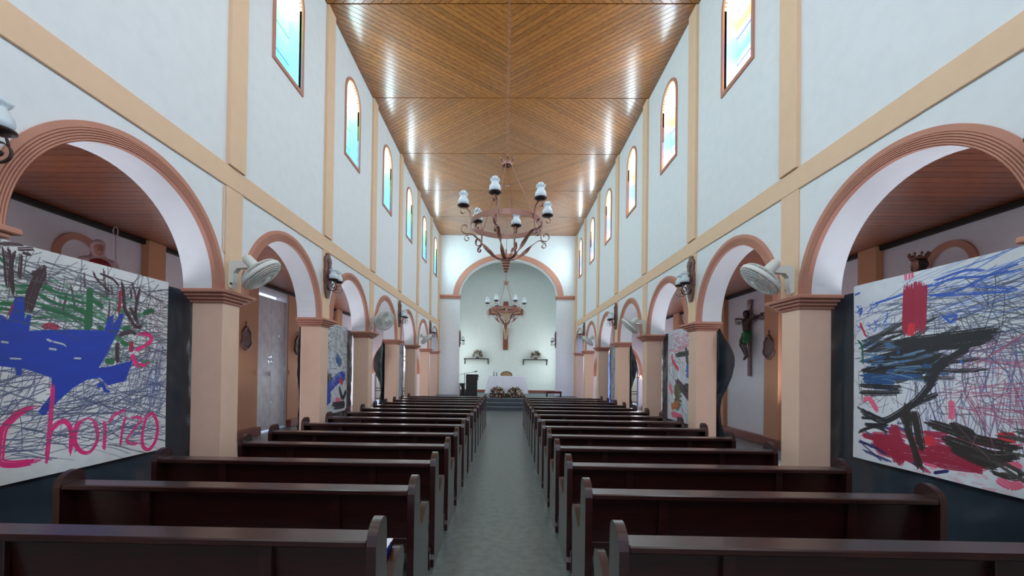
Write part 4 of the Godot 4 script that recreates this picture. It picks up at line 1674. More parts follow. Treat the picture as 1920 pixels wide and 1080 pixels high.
	for q in [[6, 22, [0.2, 0.28, 0.6, 0.27]], [0, 26, [0.45, 0.2, 0.5, 0.4]], [14, 16, [0.1, 0.25, 0.15, 0.35, 0.3, 0.45]], [13, 80, [0.45, 0.42, 0.7, 0.5, 0.9, 0.45]], [2, 40, [0.6, 0.5, 0.8, 0.52]], [4, 40, [0.2, 0.55, 0.5, 0.7, 0.75, 0.85]], [16, 70, [0.2, 0.6, 0.3, 0.75, 0.2, 0.85]], [11, 36, [0.1, 0.86, 0.3, 0.80]], [9, 30, [0.05, 0.6, 0.15, 0.72]], [6, 40, [0.4, 0.62, 0.75, 0.66]], [2, 50, [0.55, 0.9, 0.85, 0.94]], [9, 30, [0.1, 0.93, 0.4, 0.95]], [6, 60, [0.6, 0.75, 0.95, 0.7]]]:
		marks([["s", q[0], q[1], q[2]]])
	hang_painting(1, 1.0, [6.80, 8.66, 0.55, 2.36], picture(), "painted sheet with pink scribble, blue and brown hung beyond the second right pillar")
	# farthest pair, seen edge on
	for s in [-1.0, 1.0]:
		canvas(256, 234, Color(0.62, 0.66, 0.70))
		scribble(90, Rect2(0, 0, 1, 1), 0.25, 0.8, 1.4, 3.0, grey.lightened(0.1), 1.0)
		scribble(40, Rect2(0, 0.2, 1, 0.7), 0.25, 1.2, 0.6, 5.0, Color(0.30, 0.36, 0.55))
		hang_painting(3, s, [11.45, 13.3, 0.62, 2.36], picture(), "grey blue painted sheet hung beyond the fourth %s pillar" % ("left" if s < 0 else "right"))


func hang_painting(k: int, s: float, at: Array, m: Material, label: String) -> void:
	var x: float = s * 3.375 if k < 0 else s * 3.38
	var st := begin()
	st.set_smooth_group(1)
	var n := 12
	var bow := func(u: float, v: float) -> float:
		return 0.006 * sin(u * 5.0 + k) * sin(v * 3.0) + 0.004 * sin(u * 13.0)
	for i in n:
		for j in 6:
			for f in [0, 1]:
				var pts := []
				var uvs := []
				for q in [[i, j], [i + 1, j], [i + 1, j + 1], [i, j + 1]]:
					var u: float = q[0] / float(n)
					var v: float = q[1] / 6.0
					var z: float = lerpf(at[0], at[1], u) if s < 0 else lerpf(at[1], at[0], u)
					pts.append(P(x - s * (bow.call(u, v) - f * 0.005), lerpf(at[3], at[2], v), z))
					uvs.append(Vector2(u, v))
				face(st, pts, Vector3(-s if f == 0 else s, 0, 0), uvs)
	var o := obj(self, numbered("painting"), st, m)
	tag(o, label, "painting")
	tarp(k, s)


func tarp(k: int, s: float) -> void:
	var zn := pillar_z(k) + (0.16 if k == 1 and s < 0 else 0.02)
	var zf := pillar_z(k + 1) + 0.19
	var n := FastNoiseLite.new()
	n.seed = 40 + k * 3 + int(s)
	n.frequency = 1.6
	var st := begin()
	st.set_smooth_group(1)
	var nu := 44
	var nv := 36
	# how far the loose near edge swings out in front of the pillar
	var bulge := 0.0
	if k == 1:
		bulge = 0.30 if s > 0 else 0.03
	elif k == 3:
		bulge = 0.52 if s < 0 else 0.25
	var at := func(i: int, j: int, f: int) -> Vector3:
		var u := float(i) / nu
		var v := float(j) / nv
		var y := lerpf(2.31 if k < 0 else 2.33, 0.015, v)
		var b := bulge * (smoothstep(0.0, 0.22, v) - smoothstep(0.25, 0.62, v) * 0.75)
		var a := zn - b + 0.02 * n.get_noise_2d(3.0, y * 3.0)
		var e := zf + 0.03 * n.get_noise_2d(9.0, y * 3.0)
		var z := lerpf(a, e, u)
		var low := smoothstep(0.70, 0.78, v)
		var fold := 0.016 * n.get_noise_2d(z * 4.0, y * 0.7) + 0.012 * n.get_noise_2d(z * 2.0 + y * 2.0, y * 2.0) + low * (0.035 * n.get_noise_2d(z * 1.1, y * 2.6) + 0.02 * absf(n.get_noise_2d(z * 0.5 + 7.0, y * 5.0)))
		var flap := (0.05 if bulge > 0.1 else 0.01) * maxf(0.0, 0.10 - u) * 10.0 * sin(y * 5.0)
		return P(s * (3.42 + fold + flap + f * 0.002), y, z)
	for i in nu:
		for j in nv:
			for f in [0, 1]:
				face(st, [at.call(i, j, f), at.call(i + 1, j, f), at.call(i + 1, j + 1, f), at.call(i, j + 1, f)], Vector3(-s if f == 0 else s, 0, 0))
	var word := "left" if s < 0 else "right"
	var o := obj(self, numbered("plastic_sheet"), st, M.tarp)
	tag(o, "black plastic sheet hung in the %s arch of the %s arcade behind a painting" % [{-1: "nearest", 1: "third", 3: "fifth"}[k], word], "plastic sheet", "black plastic sheets behind the paintings")


# ---------------------------------------------------------------- things in the side aisles
func build_aisle_things() -> void:
	# double-leaf metal door of the left aisle, daylight at its head, foot and rust holes
	var door := setting("door_1", "tall pale grey double leaf metal door of the left aisle with daylight leaking through", "door")
	for leaf in 2:
		var c := CSGCombiner3D.new()
		c.name = "leaf"
		door.add_child(c, true)
		var b := CSGBox3D.new()
		b.name = "sheet"
		b.size = Vector3(0.035, 3.11, 0.612)
		b.material = M.door
		c.add_child(b, true)
		c.position = P(-XA - 0.06, 0.035 + 1.555, 9.12 + 0.012 + 0.308 + leaf * 0.62)
		var holes := [[0.28, 1.2, 0.012], [0.26, 0.16, 0.03], [0.25, 0.05, 0.035], [0.22, 0.1, 0.02], [0.1, -0.2, 0.01], [-0.2, 0.72, 0.008]] if leaf == 0 else [[-0.28, 0.17, 0.035], [-0.26, 0.06, 0.03], [-0.27, -0.02, 0.02], [-0.05, 0.69, 0.012], [0.03, 0.69, 0.03], [-0.24, 0.70, 0.01], [-0.05, 0.5, 0.008], [-0.06, 0.3, 0.01], [0.28, 1.0, 0.016], [0.29, 0.56, 0.018], [0.29, -0.1, 0.022], [-0.28, -0.9, 0.03]]
		for h in holes:
			var q := CSGBox3D.new()
			q.name = "rust_hole"
			q.operation = CSGShape3D.OPERATION_SUBTRACTION
			q.size = Vector3(0.2, h[2] * 2.0, h[2] * 2.6)
			q.position = Vector3(0, h[1], -h[0])
			q.rotation.x = h[0] * 9.0
			c.add_child(q, true)
	var st := begin()
	box(st, P(-XA - 0.03, 1.35, 9.70), Vector3(0.05, 0.10, 0.06), 0.006)
	obj(door, "lock_box", st, M.door)
	st = begin()
	for z in [9.125, 10.375]:
		box(st, P(-XA - 0.05, 1.63, z), Vector3(0.06, 3.27, 0.012))
	obj(door, "jamb", st, M.door)
	for z in [9.05, 10.47]:
		st = begin()
		box(st, P(-XA + 0.04, 1.38, z), Vector3(0.02, 0.12, 0.075), 0.005)
		var sw := obj(self, numbered("light_switch"), st, M.peach)
		tag(sw, "small peach switch plate on the orange wall %s the grey metal door" % ("nearer than" if z < 10 else "beyond"), "switch")
	# oval stations of the cross
	var m0: Node3D = null
	for a in [[-1.0, 8.66, 2.12, 0.03, "oval carved plaque on the orange wall nearer than the grey door"], [-1.0, 10.83, 2.1, 0.03, "oval carved plaque on the orange wall beyond the grey door"], [1.0, 8.64, 2.06, 0.11, "oval carved plaque on the orange pilaster beside the crucified figure"]]:
		var o: Node3D
		if m0 == null:
			m0 = make_plaque(a[4])
			o = m0
		else:
			o = copy_of(m0, a[4], Vector3.ZERO, 0.0)
		o.position = P(a[0] * (XA - a[3] - 0.002), a[2], a[1])
		o.rotation.y = PI / 2 if a[0] < 0 else -PI / 2
		o.set_meta("group", "oval carved plaques in the aisles")
	# crucifixes
	corpus = corpus_mesh()
	var o := thing("wall_crucifix", "dark wooden crucifix with a brown figure in a green cloth on the right aisle wall", "crucifix", P(XA - 0.01, 1.45, 9.45), -PI / 2)
	st = begin()
	box(st, Vector3(0, 0.86, 0.03), Vector3(0.09, 1.72, 0.05), 0.006)
	box(st, Vector3(0, 1.30, 0.03), Vector3(1.06, 0.09, 0.05), 0.006)
	obj(o, "cross", st, M.old_wood)
	st = begin()
	for p in [[0.0, 1.66], [-0.49, 1.30], [0.49, 1.30]]:
		box(st, Vector3(p[0], p[1], 0.035), Vector3(0.16, 0.16, 0.055), 0.03)
	for p in [[0.0, 1.42], [-0.14, 1.30], [0.14, 1.30]]:
		box(st, Vector3(p[0], p[1], 0.05), Vector3(0.15, 0.17, 0.05), 0.03)
	obj(o, "ornament", st, mat(Color(0.52, 0.43, 0.42), 0.6))
	st = begin()
	box(st, Vector3(0, 1.575, 0.062), Vector3(0.13, 0.10, 0.01), 0.003)
	obj(o, "title_board", st, mat(Color(0.70, 0.60, 0.58), 0.7))
	var body := part(o, "figure", corpus[0], mat(Color(0.23, 0.135, 0.11), 0.5))
	body.transform = Transform3D(Basis().scaled(Vector3.ONE * 1.12), Vector3(0, 0.36, 0.10))
	part(body, "loincloth", corpus[1], mat(Color(0.04, 0.36, 0.17), 0.6), "green cloth round the hips")
	part(body, "hair", corpus[2], mat(Color(0.07, 0.045, 0.04), 0.7))
	# saints in front of the niches
	saint("white mantled saint statue with a staff standing before the left aisle niche", P(-5.25, 1.86, 5.2), PI / 2 - 0.6, 0.66, Color(0.74, 0.62, 0.62), Color(0.50, 0.13, 0.14), Color(0.72, 0.60, 0.60), true)
	saint("crowned dark haired saint statue in dark robes before the right aisle niche", P(5.25, 1.76, 5.33), -PI / 2 - 0.3, 0.68, Color(0.36, 0.15, 0.14), Color(0.50, 0.20, 0.14), Color(0.10, 0.06, 0.05), false)
	saint("small dark haired figurine in a maroon robe by the fourth left pillar", P(-3.75, 0.42, 10.75), 0.4, 0.40, Color(0.30, 0.12, 0.14), Color(0.30, 0.12, 0.14), Color(0.06, 0.04, 0.04), false)
	# cable that feeds the nearest left fan
	st = begin()
	tube(st, [P(XL + 0.006, 3.40, Z1 - 0.03), P(XL + 0.006, 2.72, Z1 - 0.03), P(XL + 0.01, 2.70, Z1), P(XL + 0.012, 2.63, Z1 + 0.11)], 0.006, 6)
	tag(obj(self, numbered("power_cable"), st, M.beige), "thin painted cable running down to the nearest left wall fan", "cable")
	# lamp by the barred doorway
	var lamp := thing("wall_lamp", "small lit globe lamp on a bracket beside the right barred doorway", "lamp", P(5.36, 1.34, ZA - 0.06))
	st = begin()
	lathe(st, [Vector2(0, -0.06), Vector2(0.03, -0.052), Vector2(0.055, -0.015), Vector2(0.05, 0.03), Vector2(0.03, 0.055), Vector2(0, 0.06)], 14)
	var lm := mat(Color(1.0, 0.92, 0.82), 0.3)
	lm.emission_enabled = true
	lm.emission = Color(1.0, 0.86, 0.74)
	lm.emission_energy_multiplier = 1.2
	obj(lamp, "globe", st, lm)
	st = begin()
	box(st, Vector3(-0.10, -0.05, 0.02), Vector3(0.16, 0.03, 0.05), 0.006)
	obj(lamp, "bracket", st, M.iron_dark)
	var om := OmniLight3D.new()
	om.name = "lamp_light"
	om.light_color = Color(1.0, 0.86, 0.74)
	om.light_energy = 0.08
	om.omni_range = 30.0
	om.omni_attenuation = 2.0
	om.light_size = 0.05
	om.shadow_enabled = true
	lamp.add_child(om)
	# parcel on the nearest left seat
	var bag := thing("gift_box", "blue cardboard box with crumpled white tissue on the nearest left pew seat", "box", P(-0.676, 0.446, 2.085), 0.0)
	st = begin()
	box(st, Vector3(0, 0.085, 0), Vector3(0.185, 0.175, 0.11), 0.004)
	obj(bag, "box_body", st, mat(Color(0.12, 0.15, 0.55), 0.5))
	st = begin()
	var nz := FastNoiseLite.new()
	nz.seed = 4
	nz.frequency = 9.0
	st.set_smooth_group(1)
	for i in 10:
		for j in 7:
			var pts := []
			for q in [[i, j], [i + 1, j], [i + 1, j + 1], [i, j + 1]]:
				var u: float = q[0] / 10.0 - 0.5
				var v: float = q[1] / 7.0 - 0.5
				pts.append(Vector3(u * 0.185 + 0.01, 0.172 + 0.03 * (0.6 + nz.get_noise_2d(u, v)) * cos(u * 2.6) * cos(v * 2.6), v * 0.115))
			face(st, pts, Vector3.UP)
	obj(bag, "tissue", st, M.cloth)


var corpus := []


func make_plaque(label: String) -> Node3D:
	var o := thing("oval_plaque", label, "plaque")
	var st := begin()
	# pear-shaped frame, faces +z
	var n := 32
	var outline := func(t: float, g: float) -> Vector2:
		var w := 0.155 + 0.02 * cos(t * 6.0)
		return Vector2(sin(t) * w * (1.0 - 0.25 * cos(t)) * g, cos(t) * 0.26 * g)
	st.set_smooth_group(1)
	var rings := [[1.0, 0.0], [1.02, 0.02], [0.95, 0.045], [0.82, 0.045], [0.76, 0.022]]
	for i in n:
		for j in range(rings.size() - 1):
			var pts := []
			var mid := Vector3.ZERO
			for q in [[i, j], [i, j + 1], [i + 1, j + 1], [i + 1, j]]:
				var p: Vector2 = outline.call(TAU * (q[0] % n) / n, rings[q[1]][0])
				pts.append(Vector3(p.x, p.y, rings[q[1]][1]))
				mid += Vector3(p.x, p.y, 0)
			face(st, pts, Vector3(mid.x, mid.y, 0.3 if j < 3 else 0.1) if j < 2 else Vector3(-mid.x * float(j == 3), -mid.y * float(j == 3), 1.0))
	obj(o, "frame", st, M.bronze)
	st = begin()
	st.set_smooth_group(1)
	var nz := FastNoiseLite.new()
	nz.seed = 9
	nz.frequency = 14.0
	for i in n:
		for j in 6:
			var pts := []
			for q in [[i, j], [i, j + 1], [i + 1, j + 1], [i + 1, j]]:
				var p: Vector2 = outline.call(TAU * (q[0] % n) / n, 0.78 * (1.0 - q[1] / 6.0))
				var d := 0.022 + (0.022 * (0.5 + nz.get_noise_2d(p.x, p.y)) if q[1] > 0 else 0.0)
				pts.append(Vector3(p.x, p.y, d))
			face(st, pts, Vector3(0, 0, 1))
	obj(o, "relief", st, M.old_wood)
	st = begin()
	box(st, Vector3(0, 0.305, 0.012), Vector3(0.014, 0.11, 0.014), 0.003)
	box(st, Vector3(0, 0.325, 0.012), Vector3(0.06, 0.014, 0.014), 0.003)
	obj(o, "cross", st, M.bronze)
	return o


# body, loincloth and hair of the figure on a cross; about one metre tall, faces +z
func corpus_mesh() -> Array:
	var v := func(x: float, y: float, z: float) -> Vector3: return Vector3(x, y, z)
	var bones := []
	bones.append([v.call(0, 0.52, 0.0), v.call(0, 0.62, 0.01), 0.062, 0.068])
	bones.append([v.call(0, 0.62, 0.01), v.call(0, 0.76, 0.02), 0.068, 0.085])
	bones.append([v.call(-0.07, 0.80, 0.01), v.call(0.07, 0.80, 0.01), 0.05, 0.05])
	bones.append([v.call(0, 0.82, 0.01), v.call(0.01, 0.89, 0.03), 0.03, 0.028])
	bones.append([v.call(0.012, 0.90, 0.035), v.call(0.015, 0.955, 0.04), 0.042, 0.046])
	bones.append([v.call(0.018, 0.915, 0.082), v.call(0.018, 0.93, 0.086), 0.010, 0.008])
	for s in [-1.0, 1.0]:
		bones.append([v.call(s * 0.10, 0.81, 0.0), v.call(s * 0.24, 0.845, -0.01), 0.034, 0.027])
		bones.append([v.call(s * 0.24, 0.845, -0.01), v.call(s * 0.40, 0.865, -0.035), 0.027, 0.018])
		bones.append([v.call(s * 0.40, 0.865, -0.035), v.call(s * 0.425, 0.868, -0.035), 0.020, 0.022])
		for fi in 4:
			bones.append([v.call(s * 0.43, 0.855 + fi * 0.011, -0.03), v.call(s * (0.462 - absf(fi - 1.4) * 0.004), 0.85 + fi * 0.014, -0.02), 0.007, 0.006])
		bones.append([v.call(s * 0.415, 0.882, -0.025), v.call(s * 0.435, 0.905, -0.01), 0.007, 0.006])
		bones.append([v.call(s * 0.045, 0.50, 0.0), v.call(s * 0.05 + 0.015, 0.31, 0.085), 0.056, 0.040])
		bones.append([v.call(s * 0.05 + 0.015, 0.31, 0.085), v.call(s * 0.022, 0.08, 0.0), 0.039, 0.023])
		bones.append([v.call(s * 0.022, 0.08, 0.0), v.call(s * 0.018, 0.01, 0.05), 0.024, 0.016])
	var st := begin()
	skin(st, bones, 0.0115, 0.022)
	var body := commit(st)
	st = begin()
	skin(st, [[v.call(-0.03, 0.54, 0.0), v.call(0.03, 0.54, 0.0), 0.072, 0.072], [v.call(-0.05, 0.50, 0.005), v.call(-0.055, 0.38, 0.055), 0.066, 0.062], [v.call(0.05, 0.50, 0.005), v.call(0.08, 0.38, 0.055), 0.066, 0.062], [v.call(0.09, 0.52, 0.03), v.call(0.12, 0.42, 0.05), 0.03, 0.022]], 0.013, 0.03)
	var cloth := commit(st)
	st = begin()
	skin(st, [[v.call(0.012, 0.965, 0.02), v.call(0.012, 0.93, -0.01), 0.048, 0.045], [v.call(-0.035, 0.95, 0.02), v.call(-0.045, 0.84, 0.02), 0.02, 0.012], [v.call(0.055, 0.95, 0.02), v.call(0.06, 0.84, 0.03), 0.02, 0.012], [v.call(0.018, 0.885, 0.065), v.call(0.018, 0.87, 0.06), 0.018, 0.012]], 0.012, 0.015)
	return [body, cloth, commit(st)]


# a robed statue of about 1.9 m times size, base at the given point, faces +z before the turn
func saint(label: String, at: Vector3, turn: float, size: float, robe: Color, under: Color, hair: Color, mantled: bool) -> void:
	var o := thing("saint_statue", label, "statue", at, turn)
	var xf := Transform3D(Basis().scaled(Vector3.ONE * size), Vector3.ZERO)
	var v := func(x: float, y: float, z: float) -> Vector3: return Vector3(x, y, z)
	var st := begin()
	# pedestal reaching down to the floor
	var down := at.y
	box(st, Vector3(0, -down / 2, 0), Vector3(0.26, down, 0.26), 0.02)
	box(st, Vector3(0, -0.04, 0), Vector3(0.36, 0.08, 0.36), 0.015)
	obj(o, "pedestal", st, M.peach)
	st = begin()
	var bones := [[v.call(0, 0.15, 0), v.call(0, 0.95, 0), 0.20, 0.15], [v.call(0, 0.95, 0), v.call(0, 1.38, 0), 0.15, 0.16], [v.call(-0.14, 1.44, 0), v.call(0.14, 1.44, 0), 0.085, 0.085],
		[v.call(0.20, 1.42, 0), v.call(0.25, 1.12, 0.06), 0.075, 0.07], [v.call(0.25, 1.12, 0.06), v.call(0.20, 1.16, 0.26), 0.068, 0.055], [v.call(-0.20, 1.42, 0), v.call(-0.24, 1.12, 0.06), 0.075, 0.07], [v.call(-0.24, 1.12, 0.06), v.call(-0.08, 1.22, 0.22), 0.068, 0.055], [v.call(0, 1.46, 0), v.call(0, 1.60, 0.01), 0.06, 0.055], [v.call(0, 1.64, 0.02), v.call(0, 1.74, 0.015), 0.078, 0.088], [v.call(0, 1.665, 0.105), v.call(0, 1.685, 0.11), 0.016, 0.012]]
	skin(st, bones, 0.025, 0.05, xf)
	var body := obj(o, "figure", st, mat(under, 0.6))
	st = begin()
	skin(st, [[v.call(0, 1.635, 0.028), v.call(0, 1.735, 0.022), 0.076, 0.088], [v.call(0, 1.66, 0.112), v.call(0, 1.69, 0.114), 0.018, 0.012], [v.call(0, 1.60, 0.07), v.call(0, 1.60, 0.075), 0.035, 0.03], [v.call(0, 1.52, 0.01), v.call(0, 1.60, 0.015), 0.064, 0.06]], 0.015, 0.02, xf)
	obj(body, "face", st, mat(Color(0.62, 0.44, 0.37), 0.55))
	st = begin()
	if mantled:
		skin(st, [[v.call(0, 0.2, -0.03), v.call(0, 1.1, -0.02), 0.22, 0.17], [v.call(-0.16, 1.45, -0.01), v.call(0.16, 1.45, -0.01), 0.10, 0.10], [v.call(0, 1.5, -0.03), v.call(0, 1.76, -0.03), 0.11, 0.115], [v.call(0.0, 1.80, -0.02), v.call(0.0, 1.82, 0.0), 0.09, 0.08], [v.call(0.22, 1.42, -0.01), v.call(0.27, 1.0, 0.03), 0.09, 0.10], [v.call(-0.22, 1.42, -0.01), v.call(-0.26, 1.0, 0.03), 0.09, 0.10]], 0.028, 0.06, xf)
		obj(body, "mantle", st, mat(robe, 0.7))
		st = begin()
		tube(st, [xf * v.call(0.22, 0.2, 0.27), xf * v.call(0.20, 2.0, 0.20)], 0.012 * size, 8)
		torus(st, xf * v.call(0.20, 2.08, 0.20), Vector3.UP, Vector3.RIGHT, 0.09 * size, 0.035 * size, 0.012 * size, 16, 6)
		obj(body, "staff", st, mat(Color(0.62, 0.54, 0.56), 0.5))
	else:
		skin(st, [[v.call(0, 1.76, -0.02), v.call(0, 1.70, -0.04), 0.10, 0.10], [v.call(-0.085, 1.74, -0.01), v.call(-0.11, 1.50, -0.02), 0.05, 0.045], [v.call(0.085, 1.74, -0.01), v.call(0.11, 1.50, -0.02), 0.05, 0.045], [v.call(0, 1.62, 0.085), v.call(0, 1.58, 0.08), 0.035, 0.02]], 0.022, 0.03, xf)
		obj(body, "hair", st, mat(hair, 0.7))
		if size > 0.5:
			st = begin()
			lathe(st, [Vector2(0.11, 1.80), Vector2(0.12, 1.80), Vector2(0.125, 1.84), Vector2(0.115, 1.84), Vector2(0.11, 1.80)], 20, xf, false)
			for k in 9:
				var t := TAU * k / 9.0
				var d := Vector3(sin(t), 0, cos(t))
				tube(st, [xf * (d * 0.12 + Vector3(0, 1.83, 0)), xf * (d * 0.14 + Vector3(0, 1.89, 0))], 0.010, 6)
				box(st, xf * (d * 0.142 + Vector3(0, 1.90, 0)), Vector3(0.03, 0.03, 0.03), 0.01)
			obj(body, "crown", st, mat(Color(0.40, 0.24, 0.16), 0.5, 0.3))


# ---------------------------------------------------------------- altar and what stands round it
func build_altar_things() -> void:
	var FL := 0.42
	# altar
	var o := thing("altar", "altar table wholly covered by a long white cloth", "altar", P(0.03, FL, 17.05))
	var st := begin()
	box(st, Vector3(0, 0.42, 0), Vector3(1.36, 0.84, 0.66), 0.01)
	obj(o, "table", st, M.old_wood)
	st = begin()
	st.set_smooth_group(1)
	var n := 64
	var ring := func(i: int, lev: int) -> Vector3:
		var t := TAU * (i % n) / n
		var c := Vector2(cos(t), sin(t))
		var k := 1.0 / maxf(absf(c.x), absf(c.y))
		var q := c * k
		var g: float = [0.0, 0.995, 1.0, 1.05, 1.12, 1.17][lev]
		var y: float = [0.855, 0.855, 0.845, 0.6, 0.35, 0.16][lev]
		var w: float = [0, 0, 0, 0.012, 0.03, 0.04][lev] * sin(t * 17.0)
		return Vector3(q.x * (0.70 * (g + (0.06 if lev > 2 else 0.0) * absf(q.x) * absf(q.y)) + w), y, q.y * (0.35 * g + w))
	for lev in 5:
		for i in n:
			var pts := [ring.call(i, lev), ring.call(i + 1, lev), ring.call(i + 1, lev + 1), ring.call(i, lev + 1)]
			var m: Vector3 = (pts[0] + pts[2]) / 2
			face(st, pts.slice(1) if lev == 0 else pts, Vector3.UP if lev == 0 else Vector3(m.x, 0.15, m.z))
	obj(o, "cloth", st, M.cloth)
	# candles on the altar
	for a in [[-0.53, 0.24, "taller"], [-0.42, 0.20, "shorter"]]:
		var c := thing("candlestick", "%s of two dark candlesticks with white globe at the left altar end" % a[2], "candlestick", P(0.03 + a[0], FL + 0.856, 17.02), 0.0, "dark candlesticks on the altar")
		st = begin()
		lathe(st, [Vector2(0, 0), Vector2(0.035, 0.0), Vector2(0.03, 0.015), Vector2(0.012, 0.03), Vector2(0.016, a[1] * 0.3), Vector2(0.011, a[1] * 0.5), Vector2(0.025, a[1] * 0.66), Vector2(0, a[1] * 0.67)], 12)
		obj(c, "stem", st, M.black)
		st = begin()
		lathe(st, [Vector2(0.008, a[1] * 0.66), Vector2(0.035, a[1] * 0.8), Vector2(0.035, a[1] * 0.95), Vector2(0.02, a[1] * 1.1), Vector2(0, a[1] * 1.12)], 14)
		obj(c, "globe", st, M.milk)
	# celebrant's chair
	var ch := thing("armchair", "wooden chair with rounded tan upholstered back behind the altar", "chair", P(0.02, FL, 18.3))
	st = begin()
	var back := PackedVector2Array()
	for p in spline([Vector2(-0.26, 0.5), Vector2(-0.265, 0.80), Vector2(-0.24, 0.95), Vector2(-0.13, 1.03), Vector2(0, 1.05), Vector2(0.13, 1.03), Vector2(0.24, 0.95), Vector2(0.265, 0.80), Vector2(0.26, 0.5)], 4):
		back.append(p)
	prism(st, back, Vector3(0, 0, -0.22), Vector3.RIGHT, Vector3.UP, Vector3.BACK, 0.0, 0.05)
	obj(ch, "back_frame", st, mat(Color(0.36, 0.18, 0.11), 0.45))
	st = begin()
	var pad := PackedVector2Array()
	for p in back:
		pad.append(Vector2(p.x * 0.88, 0.54 + (p.y - 0.5) * 0.86))
	prism(st, pad, Vector3(0, 0, -0.17), Vector3.RIGHT, Vector3.UP, Vector3.BACK, 0.0, 0.02)
	obj(ch, "back_pad", st, mat(Color(0.66, 0.53, 0.38), 0.85))
	st = begin()
	box(st, Vector3(0, 0.45, 0.04), Vector3(0.52, 0.1, 0.5), 0.03)
	obj(ch, "seat", st, mat(Color(0.66, 0.53, 0.38), 0.85))
	for sx in [-1.0, 1.0]:
		for sz in [-1.0, 1.0]:
			st = begin()
			box(st, Vector3(sx * 0.235, 0.2, 0.04 + sz * 0.22), Vector3(0.045, 0.4, 0.045), 0.005)
			obj(ch, "leg", st, mat(Color(0.36, 0.18, 0.11), 0.45))
	# lectern with black cover, its cable-boom microphone, a dark stand beside it
	var le := thing("lectern", "lectern draped in a black cloth left of the altar", "lectern", P(-1.40, FL, 16.9))
	st = begin()
	prism(st, PackedVector2Array([Vector2(-0.25, 0), Vector2(0.22, 0), Vector2(0.22, 0.66), Vector2(0.25, 0.67), Vector2(0.25, 0.86), Vector2(-0.23, 0.86), Vector2(-0.22, 0.4)]), Vector3(0, 0, -0.17), Vector3.RIGHT, Vector3.UP, Vector3.BACK, 0.0, 0.34)
	obj(le, "cover", st, M.black)
	st = begin()
	box(st, Vector3(0.01, 0.875, 0.0), Vector3(0.50, 0.025, 0.40), 0.006, Transform3D(Basis(Vector3.RIGHT, -0.25), Vector3(0, 0.0, 0.03) + Vector3(0, -0.0, 0)))
	obj(le, "reading_desk", st, M.black)
	var mic := thing("microphone_stand", "thin microphone boom stand beside the black lectern", "microphone stand", P(-1.72, FL, 17.15))
	st = begin()
	tube(st, [Vector3(0, 0.02, 0), Vector3(0, 0.95, 0)], 0.012)
	obj(mic, "pole", st, M.iron_dark)
	st = begin()
	tube(st, [Vector3(-0.22, 0.88, 0), Vector3(0.02, 0.94, 0), Vector3(0.42, 1.02, 0)], 0.009)
	obj(mic, "boom", st, mat(Color(0.45, 0.45, 0.45), 0.4, 0.5))
	st = begin()
	tube(st, [Vector3(0.40, 1.015, 0), Vector3(0.52, 1.035, 0)], 0.022)
	obj(mic, "microphone", st, M.iron_dark)
	st = begin()
	for k in 3:
		var t := TAU * k / 3.0
		tube(st, [Vector3(0, 0.12, 0), Vector3(sin(t) * 0.25, 0.012, cos(t) * 0.25)], 0.009, 6)
	obj(mic, "tripod_base", st, M.iron_dark)
	var sp := thing("credence_stand", "dark draped stand with a white panel at the left jamb of the chancel arch", "stand", P(-1.88, FL, 17.4))
	st = begin()
	prism(st, PackedVector2Array([Vector2(-0.04, 0), Vector2(0.20, 0), Vector2(0.12, 0.38), Vector2(0.16, 0.52), Vector2(-0.06, 0.52), Vector2(0.02, 0.3)]), Vector3(0, 0, -0.12), Vector3.RIGHT, Vector3.UP, Vector3.BACK, 0.0, 0.24)
	obj(sp, "drape", st, M.black)
	st = begin()
	box(st, Vector3(-0.10, 0.27, 0.02), Vector3(0.08, 0.54, 0.2), 0.008)
	obj(sp, "panel", st, M.cloth)
	# wall shelves with flowers
	for a in [[-1.475, 2.07, "left"], [1.44, 2.06, "right"]]:
		var sh := thing("wall_shelf", "dark wall shelf on brackets to the %s of the altar crucifix" % a[2], "shelf", P(a[0], a[1], 20.5), 0.0, "wall shelves of the chancel")
		st = begin()
		box(st, Vector3(0, 0, 0.13), Vector3(1.2, 0.035, 0.26), 0.004)
		obj(sh, "board", st, M.black)
		for sx in [-1.0, 1.0]:
			st = begin()
			box(st, Vector3(sx * 0.58, -0.13, 0.02), Vector3(0.04, 0.27, 0.04), 0.004)
			box(st, Vector3(sx * 0.58, -0.13, 0.13), Vector3(0.04, 0.03, 0.24), 0.004, Transform3D(Basis(Vector3.RIGHT, 0.0), Vector3(0, 0.1, 0)))
			obj(sh, "bracket", st, M.black)
		flowers("%s flower arrangement standing on the %s chancel wall shelf" % ["pink and cream" if a[2] == "left" else "round red and white", a[2]], P(a[0] + (0.06 if a[2] == "left" else 0.02), a[1] + 0.018, 20.34), Vector3(0.25, 0.42, 0.06), 50, "flowers on the chancel shelves")
	flowers("left mound of cream and red flowers at the foot of the altar", P(-0.345, FL, 16.36), Vector3(0.29, 0.44, 0.17), 90, "flower mounds before the altar")
	flowers("right mound of pink and red flowers at the foot of the altar", P(0.355, FL, 16.36), Vector3(0.29, 0.44, 0.17), 90, "flower mounds before the altar")
	# crucifix of the chancel
	var cr := thing("altar_crucifix", "large reddish wooden crucifix with a pale figure on the chancel wall", "crucifix", P(-0.045, 2.53, 20.49))
	st = begin()
	box(st, Vector3(0, 1.195, 0.05), Vector3(0.24, 2.39, 0.08), 0.008)
	box(st, Vector3(0, 1.88, 0.055), Vector3(1.70, 0.31, 0.08), 0.008)
	obj(cr, "cross", st, M.cross_wood)
	st = begin()
	box(st, Vector3(0, 2.24, 0.10), Vector3(0.2, 0.13, 0.015), 0.003)
	obj(cr, "title_board", st, mat(Color(0.55, 0.28, 0.22), 0.6))
	var body := part(cr, "figure", corpus[0], mat(Color(0.72, 0.60, 0.50), 0.55))
